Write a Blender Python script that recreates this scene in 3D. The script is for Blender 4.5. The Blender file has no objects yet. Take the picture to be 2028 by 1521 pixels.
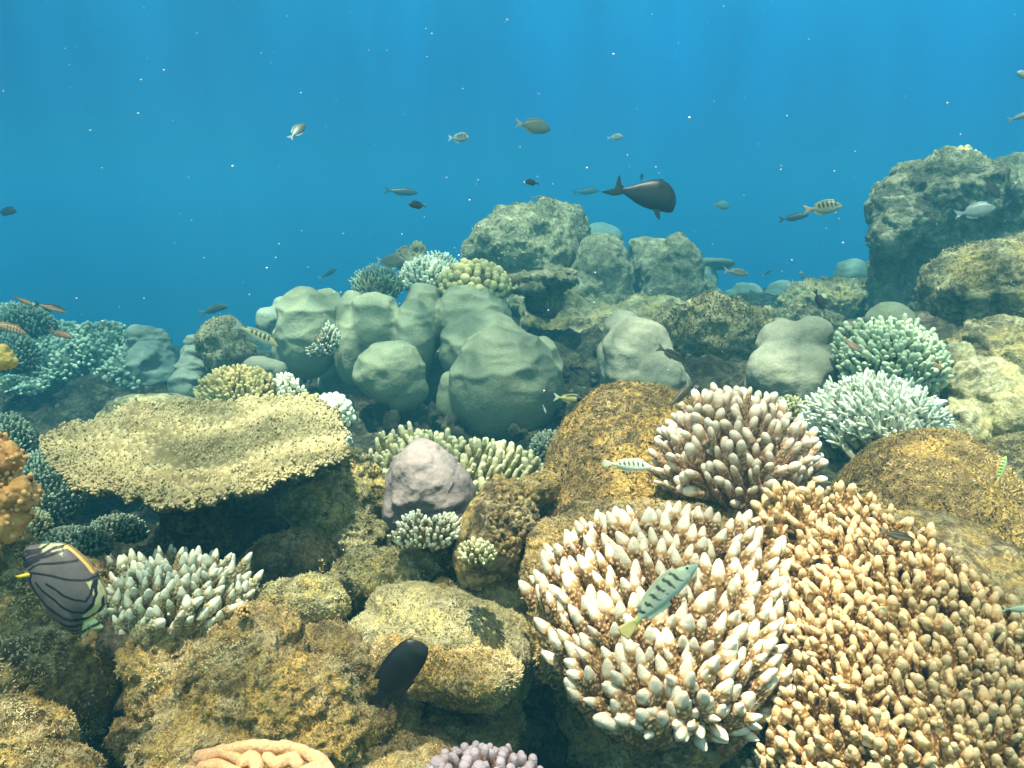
import bpy, bmesh, math, random
import numpy as np
from mathutils import Vector, Matrix

R = math.radians
random.seed(7)
sc = bpy.context.scene
COL = sc.collection

# ------------------------------------------------------------------ camera
W0, H0, F = 2028.0, 1521.0, 1592.0
CAM = np.array([0.0, 0.0, 1.2]); PITCH = R(12)
cd = bpy.data.cameras.new('camera'); cam = bpy.data.objects.new('camera', cd); COL.objects.link(cam)
cam.location = CAM; cam.rotation_euler = (math.pi/2 - PITCH, 0, 0)
cd.sensor_width = 36; cd.lens = 36*F/W0; cd.clip_start = 0.02; cd.clip_end = 500
sc.camera = cam
FWD = np.array([0, math.cos(PITCH), -math.sin(PITCH)])
UPV = np.array([0, math.sin(PITCH), math.cos(PITCH)])
RGT = np.array([1.0, 0, 0])

def P(px, py, d):
    return CAM + d*(FWD + (px - W0/2)/F*RGT + (H0/2 - py)/F*UPV)

# ------------------------------------------------------------------ world, sun, exposure
SUN_EL, SUN_AZ = R(79), R(-150)      # azimuth measured from +Y towards +X
sun_dir = np.array([math.cos(SUN_EL)*math.sin(SUN_AZ), math.cos(SUN_EL)*math.cos(SUN_AZ), math.sin(SUN_EL)])
w = bpy.data.worlds.new('World'); sc.world = w; w.use_nodes = True
nt = w.node_tree; nt.nodes.clear()
def N(nt, t, **kw):
    n = nt.nodes.new(t)
    for k, v in kw.items():
        if k in n.inputs.keys() if hasattr(n.inputs, 'keys') else False: n.inputs[k].default_value = v
        else: setattr(n, k, v)
    return n
def L(nt, a, b): nt.links.new(a, b)
def ramp(nt, stops, fac=None, interp='LINEAR'):
    r = nt.nodes.new('ShaderNodeValToRGB'); r.color_ramp.interpolation = interp
    e = r.color_ramp.elements
    while len(e) > 1: e.remove(e[-1])
    e[0].position = stops[0][0]; e[0].color = tuple(stops[0][1]) + (1,)
    for p, c in stops[1:]:
        x = e.new(p); x.color = tuple(c) + (1,)
    if fac is not None: L(nt, fac, r.inputs[0])
    return r
out = N(nt, 'ShaderNodeOutputWorld')
tc = N(nt, 'ShaderNodeTexCoord'); sep = N(nt, 'ShaderNodeSeparateXYZ'); L(nt, tc.outputs['Generated'], sep.inputs[0])
mr = N(nt, 'ShaderNodeMapRange'); L(nt, sep.outputs['Z'], mr.inputs[0])
mr.inputs[1].default_value = -0.6; mr.inputs[2].default_value = 0.9
WR = ramp(nt, [(0.0, (0.020, 0.022, 0.016)), (0.28, (0.008, 0.035, 0.045)), (0.38, (0.001, 0.075, 0.19)), (0.46, (0.001, 0.12, 0.29)),
               (0.57, (0.003, 0.20, 0.39)), (0.72, (0.08, 0.27, 0.34)), (0.84, (0.0, 0.0, 0.0))], mr.outputs[0], 'B_SPLINE')
bg1 = N(nt, 'ShaderNodeBackground'); bg1.inputs[1].default_value = 0.68
# slightly darker towards the left, brighter straight ahead and right
mx = N(nt, 'ShaderNodeMapRange'); L(nt, sep.outputs['X'], mx.inputs[0])
mx.inputs[1].default_value = -0.55; mx.inputs[2].default_value = 0.15; mx.inputs[3].default_value = 0.60; mx.inputs[4].default_value = 1.0
mp_ = N(nt, 'ShaderNodeMapping'); L(nt, tc.outputs['Generated'], mp_.inputs[0]); mp_.inputs['Scale'].default_value = (9, 9, .9)   # light shafts painted as streaks into the far water's colour
nsh = N(nt, 'ShaderNodeTexNoise'); L(nt, mp_.outputs[0], nsh.inputs['Vector']); nsh.inputs['Scale'].default_value = 1.6; nsh.inputs['Detail'].default_value = 3
msh = N(nt, 'ShaderNodeMapRange'); L(nt, nsh.outputs[0], msh.inputs[0]); msh.inputs[1].default_value = .35; msh.inputs[2].default_value = .65; msh.inputs[3].default_value = .86; msh.inputs[4].default_value = 1.12
mlt = N(nt, 'ShaderNodeMath', operation='MULTIPLY'); L(nt, mx.outputs[0], mlt.inputs[0]); L(nt, msh.outputs[0], mlt.inputs[1])
hs = N(nt, 'ShaderNodeMix', data_type='RGBA', blend_type='MULTIPLY'); hs.inputs[0].default_value = 1
L(nt, WR.outputs[0], hs.inputs[6]); L(nt, mlt.outputs[0], hs.inputs[7])
# added warm glow behind the camera, a front fill for the near reef
W_FILL = ramp(nt, [(0.0, (0.55, 0.34, 0.20)), (0.30, (1.15, 0.74, 0.43)), (0.45, (1.75, 1.2, 0.74)), (0.70, (1.8, 1.35, 0.92)), (0.84, (0.0, 0.0, 0.0))], mr.outputs[0])
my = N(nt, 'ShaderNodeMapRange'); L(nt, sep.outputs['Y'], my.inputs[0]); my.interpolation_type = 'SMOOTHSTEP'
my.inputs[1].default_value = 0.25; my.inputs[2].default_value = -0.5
sh = N(nt, 'ShaderNodeMix', data_type='RGBA'); L(nt, my.outputs[0], sh.inputs[0]); L(nt, hs.outputs[2], sh.inputs[6]); L(nt, W_FILL.outputs[0], sh.inputs[7])
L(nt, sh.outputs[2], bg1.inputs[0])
# the bright window of daylight overhead, where the sky shows through the surface
sky = N(nt, 'ShaderNodeTexSky', sky_type='NISHITA'); sky.sun_disc = False
sky.sun_elevation = SUN_EL; sky.sun_rotation = SUN_AZ
ms = N(nt, 'ShaderNodeMapRange'); L(nt, sep.outputs['Z'], ms.inputs[0])
ms.inputs[1].default_value = 0.55; ms.inputs[2].default_value = 0.75; ms.inputs[3].default_value = 0.0; ms.inputs[4].default_value = 0.15
bg2 = N(nt, 'ShaderNodeBackground')
tint = N(nt, 'ShaderNodeMix', data_type='RGBA', blend_type='MULTIPLY'); tint.inputs[0].default_value = 1
L(nt, sky.outputs[0], tint.inputs[6]); tint.inputs[7].default_value = (1.3, 1.0, 0.62, 1)
L(nt, tint.outputs[2], bg2.inputs[0]); L(nt, ms.outputs[0], bg2.inputs[1])
ad = N(nt, 'ShaderNodeAddShader'); L(nt, bg1.outputs[0], ad.inputs[0]); L(nt, bg2.outputs[0], ad.inputs[1])
L(nt, ad.outputs[0], out.inputs[0])

sl = bpy.data.lights.new('sun', 'SUN'); so = bpy.data.objects.new('sun', sl); COL.objects.link(so)
sl.energy = 5.0; sl.angle = R(0.5); sl.color = (1.0, 0.69, 0.50)
so.rotation_euler = Vector(sun_dir).to_track_quat('Z', 'Y').to_euler(); so.location = (0, 0, 6)

vs = sc.view_settings; vs.view_transform = 'Standard'; vs.look = 'None'; vs.exposure = 2.2; vs.gamma = 1.0
cy = sc.cycles
cy.max_bounces = 5; cy.diffuse_bounces = 3; cy.glossy_bounces = 1; cy.transmission_bounces = 2; cy.volume_bounces = 1
cy.transparent_max_bounces = 6; cy.caustics_reflective = False; cy.caustics_refractive = False
cy.use_denoising = True; cy.sample_clamp_indirect = 4.0
cy.use_adaptive_sampling = True; cy.adaptive_threshold = 0.02

# ------------------------------------------------------------------ numpy noise
def _h(i, j, k, s):
    n = (i.astype(np.int64)*374761393 + j.astype(np.int64)*668265263 + k.astype(np.int64)*2147483647 + s*1274126177) & 0xffffffff
    n = ((n ^ (n >> 13))*1274126177) & 0xffffffff
    n = ((n ^ (n >> 16))*2246822519) & 0xffffffff
    return ((n ^ (n >> 15)) & 0xffffff)/float(0xffffff)
def vnoise(p, s=0):
    f = np.floor(p); u = p - f; u = u*u*u*(u*(u*6 - 15) + 10)
    i, j, k = f[:, 0], f[:, 1], f[:, 2]; r = 0
    for a in (0, 1):
        for b in (0, 1):
            for c in (0, 1):
                wgt = (u[:, 0] if a else 1 - u[:, 0])*(u[:, 1] if b else 1 - u[:, 1])*(u[:, 2] if c else 1 - u[:, 2])
                r = r + wgt*_h(i + a, j + b, k + c, s)
    return r*2 - 1
def fbm(p, o=4, s=0, g=0.5):
    r = 0; a = 1
    for q in range(o):
        r = r + a*vnoise(p*(2.03**q) + 17.3*q, s + q); a *= g
    return r
def ridged(p, o=4, s=0):
    r = 0; a = 1
    for q in range(o):
        r = r + a*(1 - 2*np.abs(vnoise(p*(2.03**q) + 9.1*q, s + q))); a *= .5
    return r*0.6
def worley(p, s=0):
    f = np.floor(p); best = np.full(len(p), 9.0)
    for a in (-1, 0, 1):
        for b in (-1, 0, 1):
            for c in (-1, 0, 1):
                q = f + np.array([a, b, c]); i, j, k = q[:, 0], q[:, 1], q[:, 2]
                pt = q + np.stack([_h(i, j, k, s), _h(i, j, k, s + 5), _h(i, j, k, s + 11)], 1)
                best = np.minimum(best, ((pt - p)**2).sum(1))
    return np.sqrt(best)
def worley2(p, s=0):
    f = np.floor(p); b1 = np.full(len(p), 9.0); b2 = np.full(len(p), 9.0)
    for a in (-1, 0, 1):
        for b in (-1, 0, 1):
            for c in (-1, 0, 1):
                q = f + np.array([a, b, c]); i, j, k = q[:, 0], q[:, 1], q[:, 2]
                pt = q + np.stack([_h(i, j, k, s), _h(i, j, k, s + 5), _h(i, j, k, s + 11)], 1)
                d = np.sqrt(((pt - p)**2).sum(1)); b2 = np.minimum(b2, np.maximum(b1, d)); b1 = np.minimum(b1, d)
    return b1, b2
def sstep(a, b, x):
    t = np.clip((x - a)/(b - a), 0, 1); return t*t*(3 - 2*t)

# ------------------------------------------------------------------ mesh / object helpers
def mk(name, V, Fq, mat=None, parent=None, attr=None, smooth=True):
    """V (n,3); Fq list of (m,k) index arrays"""
    me = bpy.data.meshes.new(name)
    V = np.asarray(V, dtype=np.float32)
    if not isinstance(Fq, (list, tuple)): Fq = [Fq]
    Fq = [np.asarray(f, dtype=np.int32) for f in Fq if len(f)]
    me.vertices.add(len(V)); me.vertices.foreach_set('co', V.ravel())
    loops = np.concatenate([f.ravel() for f in Fq]); st = []; o = 0
    for f in Fq:
        st.append(o + np.arange(len(f))*f.shape[1]); o += f.size
    st = np.concatenate(st).astype(np.int32)
    me.loops.add(len(loops)); me.polygons.add(len(st))
    me.polygons.foreach_set('loop_start', st); me.loops.foreach_set('vertex_index', loops)
    me.update(calc_edges=True); me.validate()
    if attr:
        for k, a in attr.items():
            a = np.asarray(a, dtype=np.float32)
            if a.ndim == 1:
                at = me.attributes.new(k, 'FLOAT', 'POINT'); at.data.foreach_set('value', a)
            else:
                if a.shape[1] == 3: a = np.concatenate([a, np.ones((len(a), 1), np.float32)], 1)
                at = me.attributes.new(k, 'FLOAT_COLOR', 'POINT'); at.data.foreach_set('color', a.ravel())
    if smooth: me.shade_smooth()
    if mat: me.materials.append(mat)
    return link(name, me, parent)
def link(name, me, parent=None):
    o = bpy.data.objects.new(name, me); COL.objects.link(o)
    if parent is not None: o.parent = parent
    return o
def tag(o, label=None, cat=None, group=None, kind=None):
    if label: o['label'] = label
    if cat: o['category'] = cat
    if group: o['group'] = group
    if kind: o['kind'] = kind
    return o

# ------------------------------------------------------------------ materials
def lin(r, g, b):
    f = lambda c: (c/255/12.92) if c <= 10 else ((c/255 + 0.055)/1.055)**2.4
    return (f(r), f(g), f(b))
def newmat(name):
    m = bpy.data.materials.new(name); m.use_nodes = True
    t = m.node_tree; t.nodes.clear()
    o = N(t, 'ShaderNodeOutputMaterial'); b = N(t, 'ShaderNodeBsdfPrincipled')
    L(t, b.outputs[0], o.inputs[0]); b.inputs['Roughness'].default_value = 0.85
    b.inputs['Specular IOR Level'].default_value = 0.15
    return m, t, b
def noise(t, vec, scale, detail=6, rough=0.6, dist=0.0):
    n = N(t, 'ShaderNodeTexNoise'); L(t, vec, n.inputs['Vector'])
    n.inputs['Scale'].default_value = scale; n.inputs['Detail'].default_value = detail
    n.inputs['Roughness'].default_value = rough; n.inputs['Distortion'].default_value = dist
    return n.outputs[0]
def mixc(t, fac, a, b, blend='MIX'):
    m = N(t, 'ShaderNodeMix', data_type='RGBA', blend_type=blend)
    for s, v in ((0, fac), (6, a), (7, b)):
        if isinstance(v, (tuple, list)): m.inputs[s].default_value = tuple(v)[:3] + (1,)
        elif isinstance(v, (int, float)): m.inputs[s].default_value = v
        else: L(t, v, m.inputs[s])
    return m.outputs[2]
def mrange(t, v, a, b, c=0.0, d=1.0):
    m = N(t, 'ShaderNodeMapRange'); L(t, v, m.inputs[0])
    for i, x in enumerate((a, b, c, d)): m.inputs[i+1].default_value = x
    return m.outputs[0]
def math_(t, op, a, b=0.0):
    m = N(t, 'ShaderNodeMath', operation=op)
    for i, v in enumerate((a, b)):
        if isinstance(v, (int, float)): m.inputs[i].default_value = v
        else: L(t, v, m.inputs[i])
    return m.outputs[0]

def rock_mat(name, dark, mid, light, gold=None, s=1.0, bump=1.0, spot=0.25, seed=0.0):
    """turf-covered reef rock; s = pattern scale (1 = near rock, centimetre features)"""
    m, t, b = newmat(name)
    g = N(t, 'ShaderNodeNewGeometry'); mp = N(t, 'ShaderNodeMapping'); L(t, g.outputs['Position'], mp.inputs[0])
    mp.inputs['Location'].default_value = (seed, seed*1.7, seed*.3); v = mp.outputs[0]
    n1 = noise(t, v, 9/s, 5, .62, .3); n2 = noise(t, v, 42/s, 6, .72, .6); n3 = noise(t, v, 150/s, 4, .75, .8)
    n0 = noise(t, v, 3.2/s, 3, .55, .4); c = mixc(t, mrange(t, n1, .50, .66, 0, .8), mid, dark); c = mixc(t, mrange(t, n0, .44, .60), c, mixc(t, 1.0, c, (.46, .48, .52), 'MULTIPLY'))
    c = mixc(t, mrange(t, n2, .46, .60), c, light)
    c = mixc(t, mrange(t, n2, .42, .32, 0, .85), c, dark)
    if gold:
        n4 = noise(t, v, 14/s, 4, .6, 1.0)
        c = mixc(t, math_(t, 'MULTIPLY', mrange(t, n4, .48, .60), mrange(t, n3, .35, .6, .25, 1)), c, gold)
    c = mixc(t, mrange(t, n3, .36, .64), mixc(t, 1.0, c, (.62, .62, .62), 'MULTIPLY'), mixc(t, 1.0, c, (1.45, 1.42, 1.3), 'MULTIPLY'))
    vo = N(t, 'ShaderNodeTexVoronoi'); L(t, v, vo.inputs['Vector']); vo.inputs['Scale'].default_value = 70/s
    n5 = noise(t, v, 22/s, 3, .6)
    c = mixc(t, math_(t, 'MULTIPLY', mrange(t, vo.outputs['Distance'], .34, .22), mrange(t, n5, .52, .62, 0, spot*2)), c, (.50, .44, .33))
    L(t, c, b.inputs['Base Color'])
    h = math_(t, 'ADD', math_(t, 'MULTIPLY', n2, 1.1), math_(t, 'MULTIPLY', n3, .6))
    n6 = noise(t, v, 420/s, 3, .7, 1.2)
    h = math_(t, 'ADD', h, math_(t, 'MULTIPLY', n6, .30))
    bp = N(t, 'ShaderNodeBump'); L(t, h, bp.inputs['Height']); bp.inputs['Strength'].default_value = 1.0
    bp.inputs['Distance'].default_value = 0.013*s*bump; L(t, bp.outputs[0], b.inputs['Normal'])
    b.inputs['Roughness'].default_value = 0.95
    return m
def porites_mat(name, a, c2, s=1.0, bump=1.0, dots=0.35):
    m, t, b = newmat(name)
    g = N(t, 'ShaderNodeNewGeometry'); v = g.outputs['Position']
    n1 = noise(t, v, 5/s, 4, .6, .4); n2 = noise(t, v, 30/s, 5, .65)
    c = mixc(t, mrange(t, n1, .38, .62), a, c2)
    c = mixc(t, mrange(t, n2, .30, .70, 0, .55), c, tuple(x*.62 for x in a))
    vo = N(t, 'ShaderNodeTexVoronoi'); L(t, v, vo.inputs['Vector']); vo.inputs['Scale'].default_value = 260/s
    c = mixc(t, mrange(t, vo.outputs['Distance'], .6, .2, 0, dots), c, tuple(min(1, x*1.35) for x in a))
    L(t, c, b.inputs['Base Color'])
    h = math_(t, 'ADD', math_(t, 'MULTIPLY', n2, .35), math_(t, 'MULTIPLY', vo.outputs['Distance'], -.03))
    bp = N(t, 'ShaderNodeBump'); L(t, h, bp.inputs['Height']); bp.inputs['Distance'].default_value = .010*s*bump
    L(t, bp.outputs[0], b.inputs['Normal'])
    b.inputs['Subsurface Weight'].default_value = 0.0
    return m
def branch_mat(name, base, tip, mid=None, rough=.75, spec=.25):
    """living branches: brown tissue low down, pale growing tip (attribute c)"""
    m, t, b = newmat(name)
    a = N(t, 'ShaderNodeAttribute'); a.attribute_name = 'c'
    mid = mid or tuple((x*.55 + y*.45) for x, y in zip(base, tip))
    r = ramp(t, [(0.0, base), (0.45, mid), (0.85, tip)], a.outputs['Fac'])
    oi = N(t, 'ShaderNodeObjectInfo')
    g = N(t, 'ShaderNodeNewGeometry'); n1 = noise(t, g.outputs['Position'], 35, 3, .6)
    c = mixc(t, mrange(t, n1, .3, .7), mixc(t, 1.0, r.outputs[0], (.80, .78, .74), 'MULTIPLY'), mixc(t, 1.0, r.outputs[0], (1.1, 1.1, 1.08), 'MULTIPLY'))
    L(t, c, b.inputs['Base Color']); b.inputs['Roughness'].default_value = rough; b.inputs['Specular IOR Level'].default_value = spec
    n2 = noise(t, g.outputs['Position'], 500, 3, .7)
    bp = N(t, 'ShaderNodeBump'); L(t, n2, bp.inputs['Height']); bp.inputs['Distance'].default_value = .0015; L(t, bp.outputs[0], b.inputs['Normal'])
    return m
def attr_mat(name, rough=.45, spec=.4):
    m, t, b = newmat(name)
    a = N(t, 'ShaderNodeAttribute'); a.attribute_name = 'col'
    g = N(t, 'ShaderNodeTexCoord'); n = noise(t, g.outputs['Object'], 140, 3, .6)
    c = mixc(t, mrange(t, n, .3, .7), mixc(t, 1.0, a.outputs['Color'], (.86, .86, .86), 'MULTIPLY'), mixc(t, 1.0, a.outputs['Color'], (1.1, 1.1, 1.1), 'MULTIPLY'))
    L(t, c, b.inputs['Base Color']); b.inputs['Roughness'].default_value = rough; b.inputs['Specular IOR Level'].default_value = spec
    return m
def flat_mat(name, c, rough=.5, spec=.3):
    m, t, b = newmat(name); b.inputs['Base Color'].default_value = tuple(c) + (1,); b.inputs['Roughness'].default_value = rough
    b.inputs['Specular IOR Level'].default_value = spec
    return m

M = {}
M['rock_gold'] = rock_mat('rock_gold', (.17, .115, .05), (.52, .38, .17), (.78, .62, .36), (.88, .58, .18), 1.0)
M['rock_brown'] = rock_mat('rock_brown', (.11, .08, .046), (.32, .245, .13), (.56, .46, .27), (.60, .43, .16), 1.0, seed=3)
M['rock_golden_dome'] = rock_mat('rock_golden_dome', (.12, .08, .04), (.27, .185, .085), (.44, .32, .15), (.76, .50, .15), 1.0, 1.0, .05, seed=8)
M['rock_green'] = rock_mat('rock_green', (.10, .10, .055), (.38, .35, .17), (.66, .60, .37), (.72, .55, .17), 1.0, seed=5)
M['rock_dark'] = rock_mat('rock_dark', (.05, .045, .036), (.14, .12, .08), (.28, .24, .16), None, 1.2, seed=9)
M['rock_far'] = rock_mat('rock_far', (.23, .22, .14), (.36, .34, .21), (.52, .49, .32), None, 4.5, .8, .1, seed=2)
M['rock_mid'] = rock_mat('rock_mid', (.14, .125, .07), (.36, .31, .17), (.58, .51, .30), (.52, .40, .15), 2.6, .9, .15, seed=4)
M['rock_slope'] = rock_mat('rock_slope', (.18, .16, .09), (.50, .44, .25), (.68, .62, .40), (.62, .52, .24), 1.3, .7, .3, seed=12)
M['seabed'] = rock_mat('seabed', (.03, .03, .02), (.09, .085, .05), (.20, .18, .11), None, 2.2, 1.6, .4, seed=6)
M['porites'] = porites_mat('porites', (.27, .29, .19), (.37, .37, .23), 2.2)
M['porites_pale'] = porites_mat('porites_pale', (.24, .25, .185), (.32, .31, .22), 1.8)
M['porites_mauve'] = porites_mat('porites_mauve', (.215, .18, .175), (.34, .29, .275), 1.0, 1.0, .6)
M['porites_blue'] = porites_mat('porites_blue', (.20, .24, .19), (.29, .31, .24), 3.0)
M['plate'] = branch_mat('plate', (.125, .105, .05), (.53, .46, .26), (.29, .245, .12))
M['white_tip'] = branch_mat('white_tip', (.13, .062, .022), (.86, .76, .62), (.52, .33, .15))
M['beige'] = branch_mat('beige', (.17, .080, .025), (.86, .64, .38), (.58, .36, .15))
M['brown_pink'] = branch_mat('brown_pink', (.18, .095, .05), (.90, .76, .62), (.58, .40, .25))
M['white_small'] = branch_mat('white_small', (.20, .15, .07), (.86, .88, .72), (.50, .45, .26))
M['green_yellow'] = branch_mat('green_yellow', (.18, .17, .07), (.72, .70, .44), (.45, .43, .20))
M['mustard'] = branch_mat('mustard', (.22, .16, .06), (.74, .62, .30), (.50, .40, .16))
M['green_blue'] = branch_mat('green_blue', (.12, .16, .10), (.52, .60, .42), (.30, .37, .22))
M['stag'] = branch_mat('stag', (.26, .27, .19), (.78, .84, .72), (.52, .56, .42))
M['teal'] = branch_mat('teal', (.12, .15, .10), (.44, .50, .38), (.27, .31, .22))
M['knob_wall'] = branch_mat('knob_wall', (.08, .12, .08), (.40, .52, .36), (.20, .27, .18))
M['orange'] = branch_mat('orange', (.20, .08, .025), (.90, .55, .24), (.64, .32, .11))
M['yellow'] = branch_mat('yellow', (.45, .28, .06), (.85, .68, .25), (.75, .52, .14))
M['purple'] = branch_mat('purple', (.20, .11, .07), (.66, .52, .58), (.46, .30, .27))
M['peach'] = porites_mat('peach', (.60, .36, .19), (.76, .50, .30), .7, 1.6, .6)
M['fish'] = attr_mat('fish'); M['fish_dark'] = flat_mat('fish_dark', (.012, .011, .012), .38, .5)
M['eye'] = flat_mat('eye', (.01, .01, .01), .15, .6)
M['speck'] = flat_mat('speck', (.7, .72, .72), .6)

# ------------------------------------------------------------------ blobs: unions of ellipsoids, remeshed and weathered
_blob_n = [0]
def ell_matrix(e):
    px, py, d, rx, ry = e[:5]; zf = e[5] if len(e) > 5 else 1.0; ang = R(e[6]) if len(e) > 6 else 0
    c = P(px, py, d); k = d/F
    m = Matrix(((RGT[0], FWD[0], UPV[0], c[0]), (RGT[1], FWD[1], UPV[1], c[1]), (RGT[2], FWD[2], UPV[2], c[2]), (0, 0, 0, 1)))
    return m @ Matrix.Rotation(-ang, 4, 'Y') @ Matrix.Diagonal((rx*k, (rx + ry)/2*k*zf, ry*k, 1))
def blob_data(ells, vox=None, smooth=6, disp=(), d=None, mats=None, post=0):
    """returns V, faces(quads), normals"""
    _blob_n[0] += 1; seed = _blob_n[0]*13
    bm = bmesh.new()
    for e in ells:
        bmesh.ops.create_icosphere(bm, subdivisions=4, radius=1.0, matrix=e if isinstance(e, Matrix) else ell_matrix(e))
    me = bpy.data.meshes.new('tmp'); bm.to_mesh(me); bm.free()
    o = bpy.data.objects.new('tmp', me); COL.objects.link(o)
    d = d or min(e[2] for e in ells)
    vox = (vox or 5.0)*d/F
    r = o.modifiers.new('r', 'REMESH'); r.mode = 'VOXEL'; r.voxel_size = vox; r.use_smooth_shade = True
    s = o.modifiers.new('s', 'SMOOTH'); s.factor = .5; s.iterations = smooth
    dg = bpy.context.evaluated_depsgraph_get(); ev = o.evaluated_get(dg); m2 = bpy.data.meshes.new_from_object(ev)
    bpy.data.objects.remove(o); bpy.data.meshes.remove(me)
    n = len(m2.vertices); V = np.empty(n*3, np.float32); m2.vertices.foreach_get('co', V); V = V.reshape(-1, 3).astype(float)
    k = d/F
    def normals(V):
        m2.vertices.foreach_set('co', V.astype(np.float32).ravel()); m2.update()
        Nn = np.empty(n*3, np.float32); m2.vertex_normals.foreach_get('vector', Nn); return Nn.reshape(-1, 3).astype(float)
    for kind, amp, size in disp:
        Nn = normals(V); q = V/(size*k); a = amp*k
        if kind == 'fbm': h = fbm(q, 4, seed)
        elif kind == 'ridge': h = ridged(q, 4, seed) - .3
        elif kind == 'cell': h = (worley(q + .35*np.stack([vnoise(q*1.7, 3), vnoise(q*1.7, 4), vnoise(q*1.7, 5)], 1), seed)**1.5*1.4 - .5)*sstep(-.35, .35, Nn[:, 2])
        elif kind == 'layer':
            q2 = q*np.array([.55, .55, 1.5]); h = (worley(q2 + .3*np.stack([vnoise(q*1.3, 3), vnoise(q*1.3, 4), vnoise(q*1.3, 5)], 1), seed)**1.6*1.6 - .5)*(.15 + .85*sstep(-.15, .5, Nn[:, 2]))
        elif kind == 'scallop':
            q2 = q*np.array([.62, .62, 1.35]) + .30*np.stack([vnoise(q*1.3, 3), vnoise(q*1.3, 4), vnoise(q*1.3, 5)], 1)
            f1, f2 = worley2(q2, seed); cr = np.exp(-((f2 - f1)/.16)**2)
            h = (1.2*f1**1.6 + .08*cr - .45)*(.06 + .94*sstep(-.05, .6, Nn[:, 2] + .3*vnoise(q*.5, 9)))
        elif kind == 'knob': h = sstep(.62, .1, worley(q, seed))
        elif kind == 'pit': h = -sstep(.5, .15, worley(q, seed))
        elif kind == 'lump': h = .6 - worley(q, seed)
        seed += 7; V = V + Nn*(h*a)[:, None]
    if post:
        ed = np.empty(len(m2.edges)*2, np.int32); m2.edges.foreach_get('vertices', ed); ed = ed.reshape(-1, 2)
        cnt = np.bincount(ed.ravel(), minlength=n)[:, None]
        for _ in range(post):
            sm_ = np.stack([np.bincount(ed[:, 0], V[ed[:, 1], c], n) + np.bincount(ed[:, 1], V[ed[:, 0], c], n) for c in range(3)], 1)/cnt
            V = V*.4 + sm_*.6
    Nn = normals(V)
    q4, t3 = [], []
    lt = np.empty(len(m2.polygons), np.int32); m2.polygons.foreach_get('loop_total', lt)
    ls = np.empty(len(m2.polygons), np.int32); m2.polygons.foreach_get('loop_start', ls)
    vi = np.empty(len(m2.loops), np.int32); m2.loops.foreach_get('vertex_index', vi)
    a = ls[lt == 4]; q4 = vi[a[:, None] + np.arange(4)] if len(a) else np.zeros((0, 4), int)
    b = ls[lt == 3]; t3 = vi[b[:, None] + np.arange(3)] if len(b) else np.zeros((0, 3), int)
    bpy.data.meshes.remove(m2)
    return V, [q4, t3], Nn
def blob(name, label, cat, ells, mat, vox=None, smooth=6, disp=(), parent=None, d=None, group=None, post=0):
    V, Fc, Nn = blob_data(ells, vox, smooth, disp, d, None, post)
    o = mk(name, V, Fc, M[mat], parent)
    if label: tag(o, label, cat, group)
    o_data[o.name] = (V, Fc, Nn)
    return o
o_data = {}
ROCK = [('fbm', 22, 90), ('ridge', 9, 40), ('fbm', 4, 12)]
ROCKF = [('fbm', 16, 70), ('ridge', 8, 30), ('fbm', 3, 9)]

# ------------------------------------------------------------------ branches
def finger(seed, rad=.18, taper=.45, na=16, nr=22, bend=.08, amp=.05, freq=14, tip=.8, buds=0, flat=1.0, cb=.35, blunt=1.0, tipl=0.0):
    """one branch of unit length along +Z.  returns V, quads, tris, c"""
    rs = np.random.RandomState(seed)
    t = np.linspace(0, 1, nr)**.92
    rt = rad*(1 - taper); tcap = 1 - max(rt*1.15*blunt, tipl)
    r = rad*(1 - taper*t**1.25)
    cap = np.where(t > tcap, np.sqrt(np.clip(1 - ((t - tcap)/(1 - tcap))**2, 0, 1)), 1.0); r = r*cap
    th = np.arange(na)*2*math.pi/na
    ba = rs.rand()*6.28; bx, by = bend*math.cos(ba), bend*math.sin(ba)
    T, A = np.meshgrid(t, th, indexing='ij'); T2, A2 = T.ravel(), A.ravel()
    rr = np.repeat(r, na)
    X = np.stack([rr*np.cos(A2), rr*np.sin(A2)*flat, T2], 1)
    wq = worley(X*freq*np.array([1, 1, .75]) + seed*3.1, seed); hb = sstep(.62, .15, wq)
    fade = 1 - sstep(tip - .10, tip + .06, T2)
    dirs = np.stack([np.cos(A2), np.sin(A2), .5*np.ones_like(A2)], 1)
    X = X + dirs*(amp*(hb - .25)*fade*np.clip(rr/rad*1.5, 0, 1))[:, None]
    X[:, 0] += bx*T2**2; X[:, 1] += by*T2**2
    c = np.clip(np.maximum(sstep(tip - .14, tip + .10, T2), cb*(.30 + .85*T2)*(.10 + 1.15*hb*fade + .2*(1-fade))), 0, 1)
    q = []
    for i in range(nr - 1):
        a = i*na + np.arange(na); b = i*na + (np.arange(na) + 1) % na
        q.append(np.stack([a, b, b + na, a + na], 1))
    q = np.concatenate(q)
    V, Q, C = X, q, c
    for k in range(buds):
        v2, q2, c2 = finger(seed*7 + k + 1, rad*1.3, taper*.8, max(8, na - 4), max(8, nr//2), .1, amp*1.2, freq*.8, .6, 0, 1, cb, blunt)
        L_ = .28 + .22*rs.rand(); a = rs.rand()*6.28; z0 = .15 + .45*rs.rand(); el = .7 + .3*rs.rand()
        d = Vector((math.cos(a)*math.cos(el), math.sin(a)*math.cos(el), math.sin(el))); Mr = np.array(d.to_track_quat('Z', 'Y').to_matrix())
        v2 = (v2*L_) @ Mr.T + np.array([bx*z0**2, by*z0**2, z0])
        Q = np.concatenate([Q, q2 + len(V)]); V = np.concatenate([V, v2]); C = np.concatenate([C, c2])
    return V, Q, C
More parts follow.
